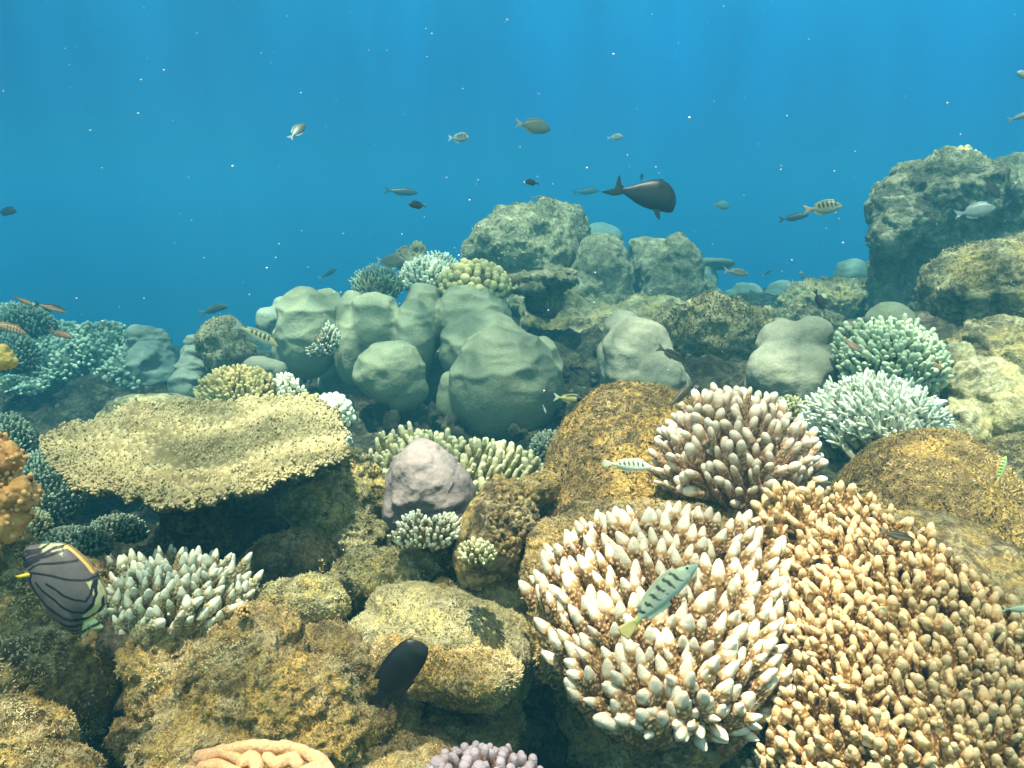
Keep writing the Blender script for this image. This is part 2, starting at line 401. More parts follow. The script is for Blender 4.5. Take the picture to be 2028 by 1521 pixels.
def frames(D, rs):
    D = D/np.linalg.norm(D, axis=1, keepdims=True)
    ref = np.where(np.abs(D[:, 2:3]) > .95, np.array([[1.0, 0, 0]]), np.array([[0, 0, 1.0]]))
    X = np.cross(ref, D); X /= np.linalg.norm(X, axis=1, keepdims=True); Y = np.cross(D, X)
    a = rs.rand(len(D))*6.283; ca, sa = np.cos(a)[:, None], np.sin(a)[:, None]
    return np.stack([ca*X + sa*Y, -sa*X + ca*Y, D], 2)      # (n,3,3) columns
def scatter(B, D, S, variants, rs, rsc=None):
    """merge copies of the variants: base B, direction D, size S"""
    Fm = frames(D, rs); Vs, Qs, Cs = [], [], []; off = 0
    idx = rs.randint(0, len(variants), len(B))
    for k, (v, q, c) in enumerate(variants):
        s = np.where(idx == k)[0]
        if not len(s): continue
        vv = np.repeat(v[None], len(s), 0)*S[s][:, None, None]
        if rsc is not None: vv[:, :, :2] *= rsc[s][:, None, None]
        vv = np.einsum('nij,nvj->nvi', Fm[s], vv) + B[s][:, None, :]
        qq = q[None] + (np.arange(len(s))*len(v))[:, None, None] + off
        Vs.append(vv.reshape(-1, 3)); Qs.append(qq.reshape(-1, 4)); Cs.append(np.tile(c, len(s))); off += len(s)*len(v)
    return np.concatenate(Vs), np.concatenate(Qs), np.concatenate(Cs)
def inpoly(px, py, poly):
    x, y = np.asarray(px), np.asarray(py); r = np.zeros(len(x), bool); n = len(poly)
    for i in range(n):
        x1, y1 = poly[i]; x2, y2 = poly[(i + 1) % n]
        if y1 == y2: continue
        c = ((y1 > y) != (y2 > y)) & (x < (x2 - x1)*(y - y1)/(y2 - y1) + x1); r ^= c
    return r
def colony(name, label, cat, ell, poly, spacing, length, variants, mat, botfw=0.0, up=.5, root=.5, nparts=100, seed=1, back=.6, core=True,
           core_mat='rock_brown', tilt=0.0, fwk=1.0, jit=.12, part='branch', group=None, lenvar=.25, edge_out=0.0, rsc=None, towards=0.0):
    """ell=(cx,cy,d0,rx,ry,rz_m): the dome the tips lie on; poly: outline of the tips in the photo"""
    rs = np.random.RandomState(seed); cx, cy_, d0, rx, ry, rz = ell; k = d0/F
    if poly is None:
        poly = [(cx + rx*math.cos(a), cy_ + ry*math.sin(a)*(1 if math.sin(a) < 0 else .55)) for a in np.linspace(0, 6.283, 28)[:-1]]
    xs = [p[0] for p in poly]; ys = [p[1] for p in poly]
    n = 60000; px = rs.uniform(min(xs), max(xs), n); py = rs.uniform(min(ys), max(ys), n)
    ok = inpoly(px, py, poly); px, py = px[ok], py[ok]
    u, v = (px - cx)/rx, (py - cy_)/ry; rr = np.sqrt(u*u + v*v)
    f = np.where(rr > .985, .985/np.maximum(rr, 1e-6), 1); wv = np.sqrt(np.clip(1 - (u*f)**2 - (v*f)**2, 0, 1))
    bk = (rs.rand(len(px)) < back*.4) & (v < .25)
    d = d0 - rz*np.where(bk, -wv, wv) - tilt*(py - cy_)*k
    # keep the sheet at the dome's depth: unproject at that depth
    T = CAM + d[:, None]*(FWD + ((px - W0/2)/F)[:, None]*RGT + ((H0/2 - py)/F)[:, None]*UPV)
    sp = spacing*k; cell = {}; keep = []
    for i in range(len(T)):
        s_i = sp*(d[i]/d0)
        kx = tuple(np.floor(T[i]/sp).astype(int)); good = True
        for a in (-1, 0, 1):
            for b in (-1, 0, 1):
                for c in (-1, 0, 1):
                    for j in cell.get((kx[0]+a, kx[1]+b, kx[2]+c), ()):
                        if ((T[i] - T[j])**2).sum() < s_i*s_i: good = False; break
                    if not good: break
                if not good: break
            if not good: break
        if good: keep.append(i); cell.setdefault(kx, []).append(i)
    T = T[keep]; u, v, bk = u[keep], v[keep], bk[keep]; n = len(T)
    rt = P(cx, cy_ + ry*root, d0 + rz*.15)
    D = T - rt; fc_ = D @ FWD; D = D - (fc_*(1 - np.where(bk, 1, fwk + (1 - fwk)*botfw*sstep(.4, 1, v))))[:, None]*FWD; D /= np.linalg.norm(D, axis=1, keepdims=True)
    upi = (up*(1 - .75*sstep(.35, .95, v)))[:, None]; D = D*(1 - upi) + np.array([0, 0, 1.0])*upi - FWD*towards + rs.normal(0, jit, (n, 3)); D /= np.linalg.norm(D, axis=1, keepdims=True)
    Ls = length*k*(1 + lenvar*(rs.rand(n)*2 - 1)); T = T + D*(Ls*lenvar*.5*rs.normal(0, .6, n))[:, None]
    B = T - D*Ls[:, None]
    if core:
        ce = (cx, cy_ + length*.12, d0, max(rx - length*.85, rx*.42), max(ry - length*.85, ry*.4), 1.0)
        V, Fc, Nn = blob_data([ce], 7, 3, [('fbm', 8, 40), ('fbm', 3, 12)], d0)
        # use the real depth radius
        c0 = P(cx, cy_ + length*.12, d0); rel = (V - c0); dep = rel @ FWD
        V = V + tilt*((rel @ UPV))[:, None]*FWD + (dep*((max(rz - length*k*.9, rz*.42))/(max(ce[3], 1)*.5 + ce[4]*.5)/k - 1))[:, None]*FWD
        base = mk(name, V, Fc, M[core_mat])
    else:
        base = bpy.data.objects.new(name, None); COL.objects.link(base); base.location = rt
        base.empty_display_size = .02
    tag(base, label, cat, group)
    inv = Matrix.Translation(-base.location) if not core else Matrix.Identity(4)
    dist = np.linalg.norm(T - CAM, axis=1); vis = ~bk
    order = np.argsort(np.where(vis, dist, dist + 10)); first = order[:min(nparts, n)]; rest = order[min(nparts, n):]
    if len(first):
        mes = []
        for i, (v_, q_, c_) in enumerate(variants):
            o = mk(part, v_, [q_], M[mat], None, {'c': c_}); mes.append(o.data); bpy.data.objects.remove(o)
        Fm = frames(D[first], rs)
        for j, i in enumerate(first):
            o = bpy.data.objects.new(part, mes[rs.randint(len(mes))]); COL.objects.link(o); o.parent = base
            s = Ls[i]; fr = Fm[j]; g = 1 + .15*rs.normal()
            o.matrix_local = inv @ Matrix([[fr[a][0]*s*g, fr[a][1]*s*g, fr[a][2]*s, B[i][a]] for a in range(3)] + [[0, 0, 0, 1]])
    if len(rest):
        V, Q, C = scatter(B[rest], D[rest], Ls[rest], variants, rs, 1 + .12*rs.normal(size=len(rest)))
        if not core: V = V - np.array(base.location)
        o = mk(part if nparts == 0 else part + '_mass', V, [Q], M[mat], base, {'c': C})
        o['kind'] = 'stuff'
    return base
def surf_scatter(src, n, rs, upmin=-.4, filt=None):
    """random points on a blob's surface with normals"""
    V, Fc, Nn = src; q = Fc[0]; a, b, c, d = (V[q[:, i]] for i in range(4))
    ar = np.linalg.norm(np.cross(c - a, d - b), axis=1)*.5
    ctr = (a + b + c + d)/4; nn = Nn[q[:, 0]]
    m = nn[:, 2] > upmin
    if filt is not None: m &= filt(ctr)
    w_ = ar*m; w_ /= w_.sum(); i = rs.choice(len(q), n, p=w_); r = rs.rand(n, 2)
    p = a[i] + (b[i] - a[i])*r[:, :1] + (d[i] - a[i])*r[:, 1:]
    return p, nn[i]

# branch families
V_white = [finger(10+i, .165, .48, 30, 46, .14, .030, 19, .80, buds=(1 if i % 5 == 0 else 0), cb=.76, tipl=.34) for i in range(10)]
V_beige = [finger(30+i, .116, .38, 22, 40, .14, .028, 17, .88, buds=(1 + i % 2), cb=.66, tipl=.16) for i in range(9)]
V_pink = [finger(50+i, .098, .32, 20, 44, .16, .018, 24, .88, buds=(1 if i % 6 == 0 else 0), cb=.66, tipl=.12) for i in range(8)]
V_green = [finger(60+i, .16, .45, 12, 18, .10, .03, 14, .70, buds=(1 if i % 3 == 0 else 0), cb=.7) for i in range(7)]
V_small = [finger(70+i, .20, .5, 10, 14, .1, .05, 9, .6, buds=(1 if i % 2 == 0 else 0), cb=.5) for i in range(6)]
V_thin = [finger(90+i, .085, .45, 8, 14, .15, .02, 14, .6, buds=2, cb=.7) for i in range(7)]
V_stub = [finger(110+i, .38, .12, 12, 12, .05, .04, 7, .5, cb=.5) for i in range(5)]
V_leaf = [finger(130+i, .42, .15, 10, 8, .06, .10, 5, .4, flat=.55, cb=.6) for i in range(5)]
V_plate = [finger(150+i, .8, .10, 10, 7, .05, .05, 3, .45, flat=.6, cb=.3) for i in range(4)]

V_turf = [finger(240+i, .26, .4, 4, 5, .6, .0, 5, .4) for i in range(5)]
M['turf'] = branch_mat('turf', (.13, .09, .04), (.78, .58, .26), (.42, .30, .13), .95, .05)
M['turf_gold'] = branch_mat('turf_gold', (.22, .155, .07), (1.0, .85, .50), (.76, .57, .27), .95, .05)
M['turf_green'] = branch_mat('turf_green', (.12, .11, .06), (.74, .68, .40), (.40, .36, .19), .95, .05)
def turf(o, n, size_px, d, mat='turf', seed=0, upmin=-.75, lo=0.0, parent=None):
    """short algal fuzz growing on a rock"""
    rs = np.random.RandomState(500 + seed); p, nn = surf_scatter(o_data[o.name], n, rs, upmin)
    k = d/F; S = .46*size_px*k*(.5 + rs.rand(n)**2)
    D = nn*.5 + rs.normal(0, .7, nn.shape) + np.array([0, 0, .25])
    V, Q, C = scatter(p - nn*(S*.12)[:, None], D, S, V_turf, rs)
    m = len(V_turf[0][0]); cc = np.clip(.14 + .38*rs.rand(n)**1.3 + .30*fbm(V[::m]/(28*k), 3, 5) + .60*fbm(V[::m]/(110*k), 3, 8), lo, 1)
    t_ = mk('turf', V, [Q], M[mat], o, {'c': np.repeat(cc, m)}); t_['kind'] = 'stuff'; return t_

# ------------------------------------------------------------------ setting: seabed
ctrl = [(1150, 700, 3.3), (1190, 600, 4.6), (620, 850, 2.7), (560, 800, 3.1), (900, 860, 2.5), (1420, 740, 2.7), (250, 990, 2.8),
        (100, 1120, 2.3), (420, 1250, 1.7), (300, 1200, 1.4), (720, 940, 2.0), (800, 1230, 1.35), (1050, 1400, 1.2), (1050, 1600, 1.05),
        (600, 1600, 1.0), (200, 1420, 1.25), (60, 1250, 1.3), (1550, 650, 4.5), (1800, 600, 5.0), (1980, 930, 1.9), (1230, 1200, 1.7),
        (1500, 1450, 1.5), (1900, 1600, 1.4), (370, 740, 5.5), (60, 720, 5.5), (1650, 900, 2.1), (1800, 1250, 1.7), (1000, 1100, 1.9),
        (300, 660, 9), (900, 600, 9), (1500, 560, 8), (2300, 600, 6), (2300, 1100, 1.6), (-300, 1100, 1.6), (-400, 700, 5), (1200, 2400, .8), (300, 2400, .8), (1900, 2400, .8)]
cp = np.array([P(*c) for c in ctrl])
gx = np.concatenate([-np.geomspace(60, 3.05, 14), np.linspace(-3, 3, 260), np.geomspace(3.05, 60, 14)])
gy = np.concatenate([np.linspace(-8, -.3, 10), np.linspace(-.25, 6, 270), np.geomspace(6.1, 80, 26)])
GX, GY = np.meshgrid(gx, gy, indexing='ij'); q = np.stack([GX.ravel(), GY.ravel()], 1)
d2 = ((q[:, None, :] - cp[None, :, :2])**2).sum(2) + .01
wt = d2**-1.6; Z = (wt*cp[:, 2]).sum(1)/wt.sum(1)
far = sstep(6, 14, np.hypot(q[:, 0]*.8, q[:, 1])); Z = Z*(1 - far) + far*(-2.2)
q3 = np.stack([q[:, 0], q[:, 1], Z], 1)
Z = Z + .06*fbm(q3*3, 4, 3)*1.0 + .05*(ridged(q3*7, 4, 5) - .2) + .015*fbm(q3*30, 3, 8)
nx, ny = len(gx), len(gy); ii, jj = np.meshgrid(np.arange(nx-1), np.arange(ny-1), indexing='ij'); a = (ii*ny + jj).ravel()
tag(mk('seabed', np.stack([q[:, 0], q[:, 1], Z], 1), [np.stack([a, a + ny, a + ny + 1, a + 1], 1)], M['seabed']), kind='structure')
def zsea(x, y):
    dd = ((cp[:, 0] - x)**2 + (cp[:, 1] - y)**2) + .01; ww = dd**-1.6
    return (ww*cp[:, 2]).sum()/ww.sum()

# ------------------------------------------------------------------ far and middle reef
LAY = [('layer', 13, 62), ('fbm', 4, 60)]
# giant lobed boulder coral: each lobe row is one colony head, all grown together
blob('boulder_coral', 'giant smooth green boulder coral of many fused lobes in the middle of the reef', 'coral',
     [(610, 660, 3.0, 62, 92), (575, 690, 3.05, 34, 70), (650, 640, 3.15, 45, 72), (700, 640, 3.05, 38, 66), (745, 650, 3.0, 56, 76),
      (700, 690, 3.0, 36, 80), (835, 640, 3.1, 44, 76), (820, 680, 2.98, 42, 88), (935, 640, 3.1, 78, 78), (960, 700, 2.95, 92, 84),
      (1000, 765, 2.62, 112, 116, .9), (990, 715, 2.7, 84, 66), (1072, 765, 2.75, 44, 100), (895, 800, 2.72, 34, 58), (800, 760, 3.35, 170, 70)],
     'porites', 3.6, 4, [('fbm', 3, 80), ('scallop', 14, 44)], post=2)
blob('boulder_coral', 'small round boulder coral head standing alone in front of the giant lobed one', 'coral',
     [(775, 740, 2.65, 72, 66), (800, 770, 2.65, 52, 50)], 'porites', 3.6, 5, [('fbm', 5, 60), ('scallop', 8, 38)], post=1)
blob('boulder_coral', 'little pale lobed boulder coral at the far left end of the giant one', 'coral',
     [(535, 640, 3.3, 28, 32), (565, 615, 3.35, 24, 28), (520, 630, 3.4, 14, 14)], 'porites_blue', 4, 4, [('layer', 6, 30)])
blob('rock', 'big domed rocky coral head rising highest at the centre under the black fish', 'rock',
     [(1035, 500, 4.2, 108, 88), (1090, 470, 4.3, 78, 66), (980, 520, 4.2, 62, 74), (1060, 590, 4.3, 120, 90)], 'rock_far', 4, 4,
     [('ridge', 15, 110), ('ridge', 9, 50), ('fbm', 4, 22), ('fbm', 2, 9)])
blob('rock', 'rounded shoulder of rock joined to the right of the tall central dome', 'rock',
     [(1195, 545, 4.0, 62, 80), (1180, 600, 4.0, 75, 80)], 'rock_far', 4, 4, [('fbm', 10, 80), ('ridge', 6, 40), ('fbm', 2, 12)])
blob('boulder_coral', 'hazy blue boulder coral dome peeping out behind the tall central rock', 'coral',
     [(1190, 478, 6.5, 42, 40), (1150, 490, 6.6, 30, 30)], 'porites_blue', 4, 5, [('fbm', 5, 60)])
blob('rock', 'two-peaked dark rock wall right of the central dome below the black fish', 'rock',
     [(1300, 540, 4.4, 62, 66), (1350, 540, 4.3, 44, 72), (1340, 510, 4.35, 34, 42), (1275, 505, 4.4, 34, 34), (1340, 600, 4.3, 75, 70)], 'rock_far', 4, 4,
     [('ridge', 9, 60), ('fbm', 6, 40), ('fbm', 2, 12)])
blob('rock', 'shaded rocky wall under the central dome between the boulder corals', 'rock',
     [(1180, 690, 3.9, 130, 90), (1130, 640, 4.0, 100, 80), (1290, 650, 3.9, 110, 60)], 'rock_mid', 5, 4, [('ridge', 14, 70), ('fbm', 6, 25)])
t_ = bpy.data.objects.new('table_coral', None); COL.objects.link(t_); t_.location = P(1405, 600, 5.3)
tag(t_, 'small pale plate-shaped coral standing behind the two-peaked rock', 'coral')
V, Fc, Nn = blob_data([(1408, 522, 5.3, 48, 12), (1385, 532, 5.3, 30, 16)], 3, 2, [('fbm', 3, 25)]); mk('plate', V - np.array(t_.location), Fc, M['porites_blue'], t_)
V, Fc, Nn = blob_data([(1395, 560, 5.3, 26, 40), (1400, 600, 5.3, 45, 35)], 4, 2, [('fbm', 5, 25)]); mk('stalk', V - np.array(t_.location), Fc, M['porites_blue'], t_)
blob('rock', 'rough algae-covered boulder in the middle distance with a dark hollow face', 'rock',
     [(1415, 660, 2.95, 96, 76), (1480, 680, 3.0, 62, 70), (1350, 660, 3.05, 56, 50), (1430, 740, 3.05, 105, 70)], 'rock_mid', 4.5, 4,
     [('fbm', 12, 90), ('ridge', 8, 36), ('fbm', 3, 12)])
o_rub = blob('rock', 'low rubble-topped rock ledge right of the middle boulder', 'rock',
     [(1560, 650, 3.6, 90, 40), (1530, 690, 3.4, 70, 50), (1650, 600, 4.2, 110, 46), (1740, 590, 4.2, 80, 44), (1620, 680, 3.9, 90, 60)], 'rock_mid', 4, 2,
     [('fbm', 12, 40), ('ridge', 8, 18), ('fbm', 4, 8)])
for e, lb in (([(1480, 585, 5.6, 34, 26), (1450, 590, 5.6, 20, 18)], 'flat pale turquoise boulder coral low on the far reef crest'),
              ([(1548, 585, 5.4, 36, 28), (1530, 600, 5.3, 24, 26), (1572, 600, 5.3, 22, 24)], 'knobbly turquoise boulder coral on the far crest beside the rubble ledge'),
              ([(1688, 550, 5.0, 37, 38), (1700, 570, 5.0, 32, 28)], 'round turquoise boulder coral dome on the crest left of the overhanging rock'),
              ([(1585, 690, 3.2, 60, 46), (1545, 650, 3.4, 24, 20)], 'smooth bluish coral slope below the rubble ledge')):
    blob('boulder_coral', lb, 'coral', e, 'porites_blue', 3.5, 4, [('layer', 4, 28), ('fbm', 3, 30)])
blob('boulder_coral', 'pale striped boulder coral leaning left behind the golden dome', 'coral',
     [(1245, 680, 2.35, 48, 62), (1262, 720, 2.25, 66, 88), (1300, 760, 2.2, 62, 72), (1220, 730, 2.35, 34, 70), (1335, 770, 2.25, 34, 60)], 'porites_pale', 4, 5,
     [('fbm', 10, 70), ('scallop', 8, 46)], post=1)
blob('boulder_coral', 'smooth pale boulder coral with two knobs left of the bushy green coral', 'coral',
     [(1560, 690, 2.1, 56, 56), (1600, 668, 2.1, 40, 36), (1545, 740, 2.05, 58, 66), (1590, 750, 2.05, 58, 70), (1610, 710, 2.1, 40, 40), (1510, 760, 2.1, 30, 60)],
     'porites_pale', 4, 5, [('fbm', 9, 70), ('scallop', 5, 50)], post=2)
# overhanging rock tower at the right
blob('rock', 'tall overhanging rock tower with ruffled top at the upper right', 'rock',
     [(1815, 420, 3.4, 92, 80), (1880, 390, 3.4, 100, 84), (1770, 440, 3.35, 48, 70), (1745, 475, 3.3, 30, 30), (1900, 340, 3.45, 46, 36), (1830, 360, 3.45, 60, 40),
      (1850, 500, 3.5, 120, 60), (1830, 560, 3.6, 100, 110), (1900, 600, 3.5, 150, 100), (1930, 430, 3.5, 90, 100)], 'rock_far', 4.5, 3,
     [('ridge', 16, 70), ('layer', 10, 34), ('fbm', 4, 16), ('fbm', 2, 7)])
blob('rock', 'grey-green rock hump behind the tower at the right edge', 'rock',
     [(2010, 390, 3.9, 75, 80), (2040, 470, 3.7, 90, 110)], 'rock_far', 4.5, 3, [('ridge', 12, 60), ('fbm', 5, 20)])
V_k = [finger(170+i, .45, .1, 9, 8, .05, .05, 5, .5, cb=.5) for i in range(4)]
colony('knobby_coral', 'small cluster of pale knobby coral crowning the rock tower', 'coral', (1905, 318, 3.4, 42, 32, .09), None, 11, 16, V_k, 'mustard', up=.5, root=.6, nparts=0, seed=61, core_mat='rock_mid')
blob('rock', 'furrowed yellowish boulder leaning in from the right edge below the tower', 'rock',
     [(1960, 590, 2.55, 130, 112), (2040, 560, 2.6, 100, 100), (1900, 620, 2.6, 82, 66)], 'rock_mid', 4.5, 3,
     [('ridge', 16, 80), ('ridge', 9, 34), ('fbm', 3, 12)])
blob('rock', 'lower furrowed rock at the right edge behind the bushy green coral', 'rock',
     [(1985, 700, 2.25, 110, 66), (2060, 740, 2.2, 120, 90)], 'rock_mid', 4.5, 3, [('ridge', 14, 60), ('fbm', 6, 26), ('fbm', 3, 10)])
blob('rock', 'pale green rocky slope running down to the right edge', 'rock',
     [(1950, 800, 2.0, 80, 90), (2040, 830, 1.95, 110, 80), (1900, 740, 2.15, 30, 60), (1900, 860, 1.95, 50, 70)], 'rock_slope', 4.5, 3, [('ridge', 10, 60), ('fbm', 5, 20)])
blob('boulder_coral', 'pale dome coral half hidden behind the bushy green coral', 'coral', [(1762, 640, 2.25, 46, 40)], 'porites', 4, 4, [('fbm', 5, 60)])
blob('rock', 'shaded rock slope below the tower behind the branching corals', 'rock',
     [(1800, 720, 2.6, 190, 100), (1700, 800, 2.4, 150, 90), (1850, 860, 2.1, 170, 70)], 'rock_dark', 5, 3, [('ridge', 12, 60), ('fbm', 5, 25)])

# left side reef
wall = blob('knobby_coral', 'wide blue-green wall of knobby coral at the left behind the big table', 'coral',
     [(90, 740, 4.3, 110, 90), (200, 745, 4.15, 110, 92), (270, 790, 3.95, 80, 90), (60, 700, 4.3, 70, 50), (150, 700, 4.3, 90, 44), (130, 840, 4.1, 140, 80)],
     'knob_wall', 5, 4, [('fbm', 16, 60), ('fbm', 6, 24)])
def bumps(src, n, size_px, d, variants, mat, seed, name='knob', upmin=-.3, upb=.25, filt=None, parent=None, sink=.4, var=.3, jit=.1):
    rs = np.random.RandomState(seed); p, nn = surf_scatter(o_data[src.name], n, rs, upmin, filt)
    D = nn*(1 - upb) + np.array([0, 0, 1])*upb + rs.normal(0, jit, nn.shape); S = size_px*d/F*(1 + var*(rs.rand(n)*2 - 1))
    V, Q, C = scatter(p - nn*(S*sink)[:, None], D, S, variants, rs)
    o = mk(name, V, [Q], M[mat], parent or src, {'c': C}); o['kind'] = 'stuff'; return o
front = lambda c: (c @ FWD) < 99
bumps(wall, 3000, 10, 4.1, V_stub + V_leaf, 'teal', 5, upmin=-.25, upb=.35, sink=.3)
blob('boulder_coral', 'blue-green tower of stacked lobes at the right end of the knobby wall', 'coral',
     [(292, 668, 4.0, 40, 20), (296, 690, 4.0, 48, 24), (305, 722, 3.95, 44, 34), (320, 760, 3.9, 34, 50), (335, 735, 4.0, 20, 30), (290, 740, 3.9, 44, 60)], 'porites_blue', 4, 3, [('layer', 11, 26), ('fbm', 3, 20)])
blob('boulder_coral', 'small stepped pillar of blue-green coral with a cap like a button', 'coral',
     [(381, 677, 3.1, 19, 13), (383, 700, 3.1, 26, 15), (382, 735, 3.1, 34, 36), (368, 770, 3.05, 32, 40)], 'porites_blue', 3.5, 2, [('layer', 6, 22)])
blob('rock', 'ball-shaped rough coral head between the button-capped pillar and the giant boulder coral', 'rock',
     [(440, 672, 3.0, 50, 48), (455, 700, 3.0, 52, 44)], 'rock_far', 3.5, 4, [('fbm', 7, 50), ('fbm', 3, 14)])
blob('boulder_coral', 'pale flat dome coral behind the bushy yellow coral', 'coral', [(520, 728, 2.5, 38, 24), (548, 735, 2.5, 20, 20)], 'porites_pale', 4, 4, [('fbm', 3, 40)])
blob('rock', 'smooth green rock hump just behind the far rim of the table coral', 'rock',
     [(310, 815, 2.3, 100, 38), (250, 840, 2.3, 60, 40)], 'rock_slope', 4, 4, [('fbm', 6, 60), ('fbm', 2, 12)])
for e, lb in (([(135, 862, 2.5, 24, 18)], 'larger of two little blue dome corals left of the table'), ([(96, 880, 2.5, 14, 12)], 'smaller of two little blue dome corals left of the table')):
    blob('boulder_coral', lb, 'coral', e, 'porites_blue', 2.5, 2, [('fbm', 2, 20)])
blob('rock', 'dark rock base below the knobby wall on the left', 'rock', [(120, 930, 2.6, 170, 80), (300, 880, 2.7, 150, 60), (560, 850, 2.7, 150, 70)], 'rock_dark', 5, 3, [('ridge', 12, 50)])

fl = dict(core_mat='knob_wall')
colony('feathery_coral', 'pale turquoise feathery coral topping the reef at the left edge', 'coral', (30, 640, 3.6, 82, 44, .18), None, 8, 15, V_small, 'teal', up=.35, root=.6, nparts=0, seed=11, **fl)
colony('feathery_coral', 'turquoise feathery coral directly below the topmost one at the left edge', 'coral', (22, 705, 3.4, 60, 50, .15), None, 8, 14, V_small, 'teal', up=.3, root=.6, nparts=0, seed=12, **fl)
colony('feathery_coral', 'blue-green feathery coral at the left edge above the orange coral', 'coral', (15, 880, 2.1, 60, 66, .11), None, 9, 16, V_small, 'teal', up=.3, root=.6, nparts=0, seed=13, **fl)
colony('feathery_coral', 'wide blue-green feathery coral between the orange coral and the table', 'coral', (95, 975, 1.9, 80, 92, .12), None, 9, 17, V_small, 'teal', up=.3, root=.6, nparts=0, seed=14, **fl)
colony('feathery_coral', 'pale yellow-green feathery tuft right under the orange coral', 'coral', (60, 1045, 1.5, 48, 42, .06), None, 10, 20, V_small, 'green_yellow', up=.4, root=.6, nparts=0, seed=15, **fl)
colony('feathery_coral', 'dim green feathery coral in the shade left under the table', 'coral', (150, 1075, 1.5, 80, 36, .1), None, 9, 18, V_small, 'teal', up=.4, root=.6, nparts=0, seed=16, **fl)

# colonies on and around the giant boulder coral
colony('branching_coral', 'dark green bush of fine branches left of the white bush behind the giant boulder coral', 'coral', (748, 562, 3.35, 56, 42, .11), None, 10, 24, V_thin, 'green_blue', up=.4, root=.6, nparts=0, seed=21)
colony('branching_coral', 'white bush of fine branches on top of the giant boulder coral', 'coral', (845, 548, 3.3, 56, 44, .11), None, 9, 26, V_small, 'white_small', up=.35, root=.7, nparts=0, seed=22)
colony('branching_coral', 'small bluish bush peeping out behind the white bush', 'coral', (868, 524, 3.7, 40, 28, .09), None, 9, 20, V_small, 'stag', up=.35, root=.7, nparts=0, seed=23)
colony('cauliflower_coral', 'mustard coral head of blunt knobs on top of the giant boulder coral', 'coral', (940, 562, 3.15, 74, 52, .14), None, 14.5, 22, V_stub, 'mustard', up=.3, root=.6, nparts=0, seed=24, back=.8)
blob('rock', 'small brown knobbly rock sticking up behind the white bush', 'rock', [(805, 505, 3.6, 22, 18), (828, 497, 3.6, 14, 17), (815, 520, 3.6, 34, 18)], 'rock_far', 3, 2, [('fbm', 7, 20), ('knob', 4, 9)])
t_ = bpy.data.objects.new('table_coral', None); COL.objects.link(t_); t_.location = P(1070, 620, 3.3)
tag(t_, 'small ragged table coral right of the mustard coral head', 'coral')
V, Fc, Nn = blob_data([(1070, 560, 3.35, 68, 13, 2.2), (1040, 575, 3.2, 40, 11), (1105, 545, 3.4, 36, 14, 1.6)], 3, 1, [('fbm', 9, 26), ('knob', 5, 9)]); mk('plate', V - np.array(t_.location), Fc, M['rock_far'], t_)
V, Fc, Nn = blob_data([(1080, 595, 3.45, 40, 34)], 4, 2, [('fbm', 6, 25)]); mk('stalk', V - np.array(t_.location), Fc, M['rock_mid'], t_)
colony('branching_coral', 'little white-tipped coral clump growing on the shaded face of the giant boulder coral', 'coral', (642, 672, 2.82, 34, 36, .07), [(650, 632), (672, 650), (675, 690), (655, 706), (606, 704), (604, 688), (632, 672)], 7.5, 17, V_small, 'white_small', up=.3, root=.5, nparts=0, seed=25)
colony('branching_coral', 'yellowish dome of dense branches right behind the table coral', 'coral', (470, 775, 2.1, 88, 58, .12), [(384, 800), (384, 770), (400, 745), (430, 728), (470, 720), (520, 728), (548, 750), (558, 790), (540, 806), (400, 806)], 9, 30, V_small, 'mustard', up=.42, root=.5, nparts=0, seed=26)
colony('branching_coral', 'white-branched coral squeezed between the yellowish dome and the knobby white one', 'coral', (572, 782, 2.05, 40, 46, .08), [(545, 740), (575, 735), (608, 770), (606, 795), (550, 800)], 10, 30, V_small, 'white_small', up=.35, root=.6, nparts=0, seed=27)
colony('cauliflower_coral', 'knobby white coral at the right end behind the table coral', 'coral', (655, 820, 1.95, 48, 44, .08), None, 12.5, 22, V_stub, 'white_small', up=.3, root=.5, nparts=0, seed=28)
colony('cauliflower_coral', 'small white knobby coral hanging at the right rim of the table coral', 'coral', (672, 872, 1.9, 26, 30, .05), None, 11, 18, V_stub, 'white_small', up=.1, root=.2, nparts=0, seed=29)

# right middle colonies
colony('branching_coral', 'bushy green coral of thick short branches under the overhanging tower', 'coral', (1768, 722, 2.0, 116, 88, .17),
       [(1645, 690), (1648, 655), (1690, 632), (1740, 622), (1800, 622), (1850, 650), (1885, 690), (1892, 740), (1870, 775), (1700, 775), (1660, 740)], 12, 44, V_green, 'green_blue', up=.25, root=.45, nparts=90, seed=31, jit=.16, fwk=.7)
colony('staghorn_coral', 'white spiky staghorn coral behind the golden dome on the right', 'coral', (1742, 830, 1.6, 148, 90, .14),
       [(1585, 830), (1600, 780), (1640, 752), (1700, 738), (1760, 742), (1830, 765), (1880, 810), (1898, 862), (1860, 872), (1760, 850), (1660, 858), (1600, 850)], 9.5, 62, V_thin, 'stag', up=.25, root=.55, nparts=90, seed=32, jit=.30, fwk=.6)
colony('branching_coral', 'tiny pale branching coral tucked left of the white staghorn', 'coral', (1565, 815, 1.75, 38, 34, .06), None, 8, 18, V_small, 'green_yellow', up=.35, root=.6, nparts=0, seed=33)
colony('branching_coral', 'green-yellow field of pointed branches behind the mauve boulder coral', 'coral', (915, 960, 1.7, 215, 118, .2),
       [(730, 880), (755, 850), (810, 838), (845, 850), (880, 850), (930, 862), (1000, 868), (1060, 890), (1085, 925), (1040, 960), (960, 990), (900, 990), (760, 950)], 15.5, 46, V_green, 'green_yellow', up=.60, root=.6, nparts=90, seed=34, fwk=.5)
colony('branching_coral', 'hazy lacy green coral beside the golden dome', 'coral', (1088, 890, 2.0, 42, 42, .08), None, 8, 17, V_small, 'teal', up=.35, root=.6, nparts=0, seed=35)
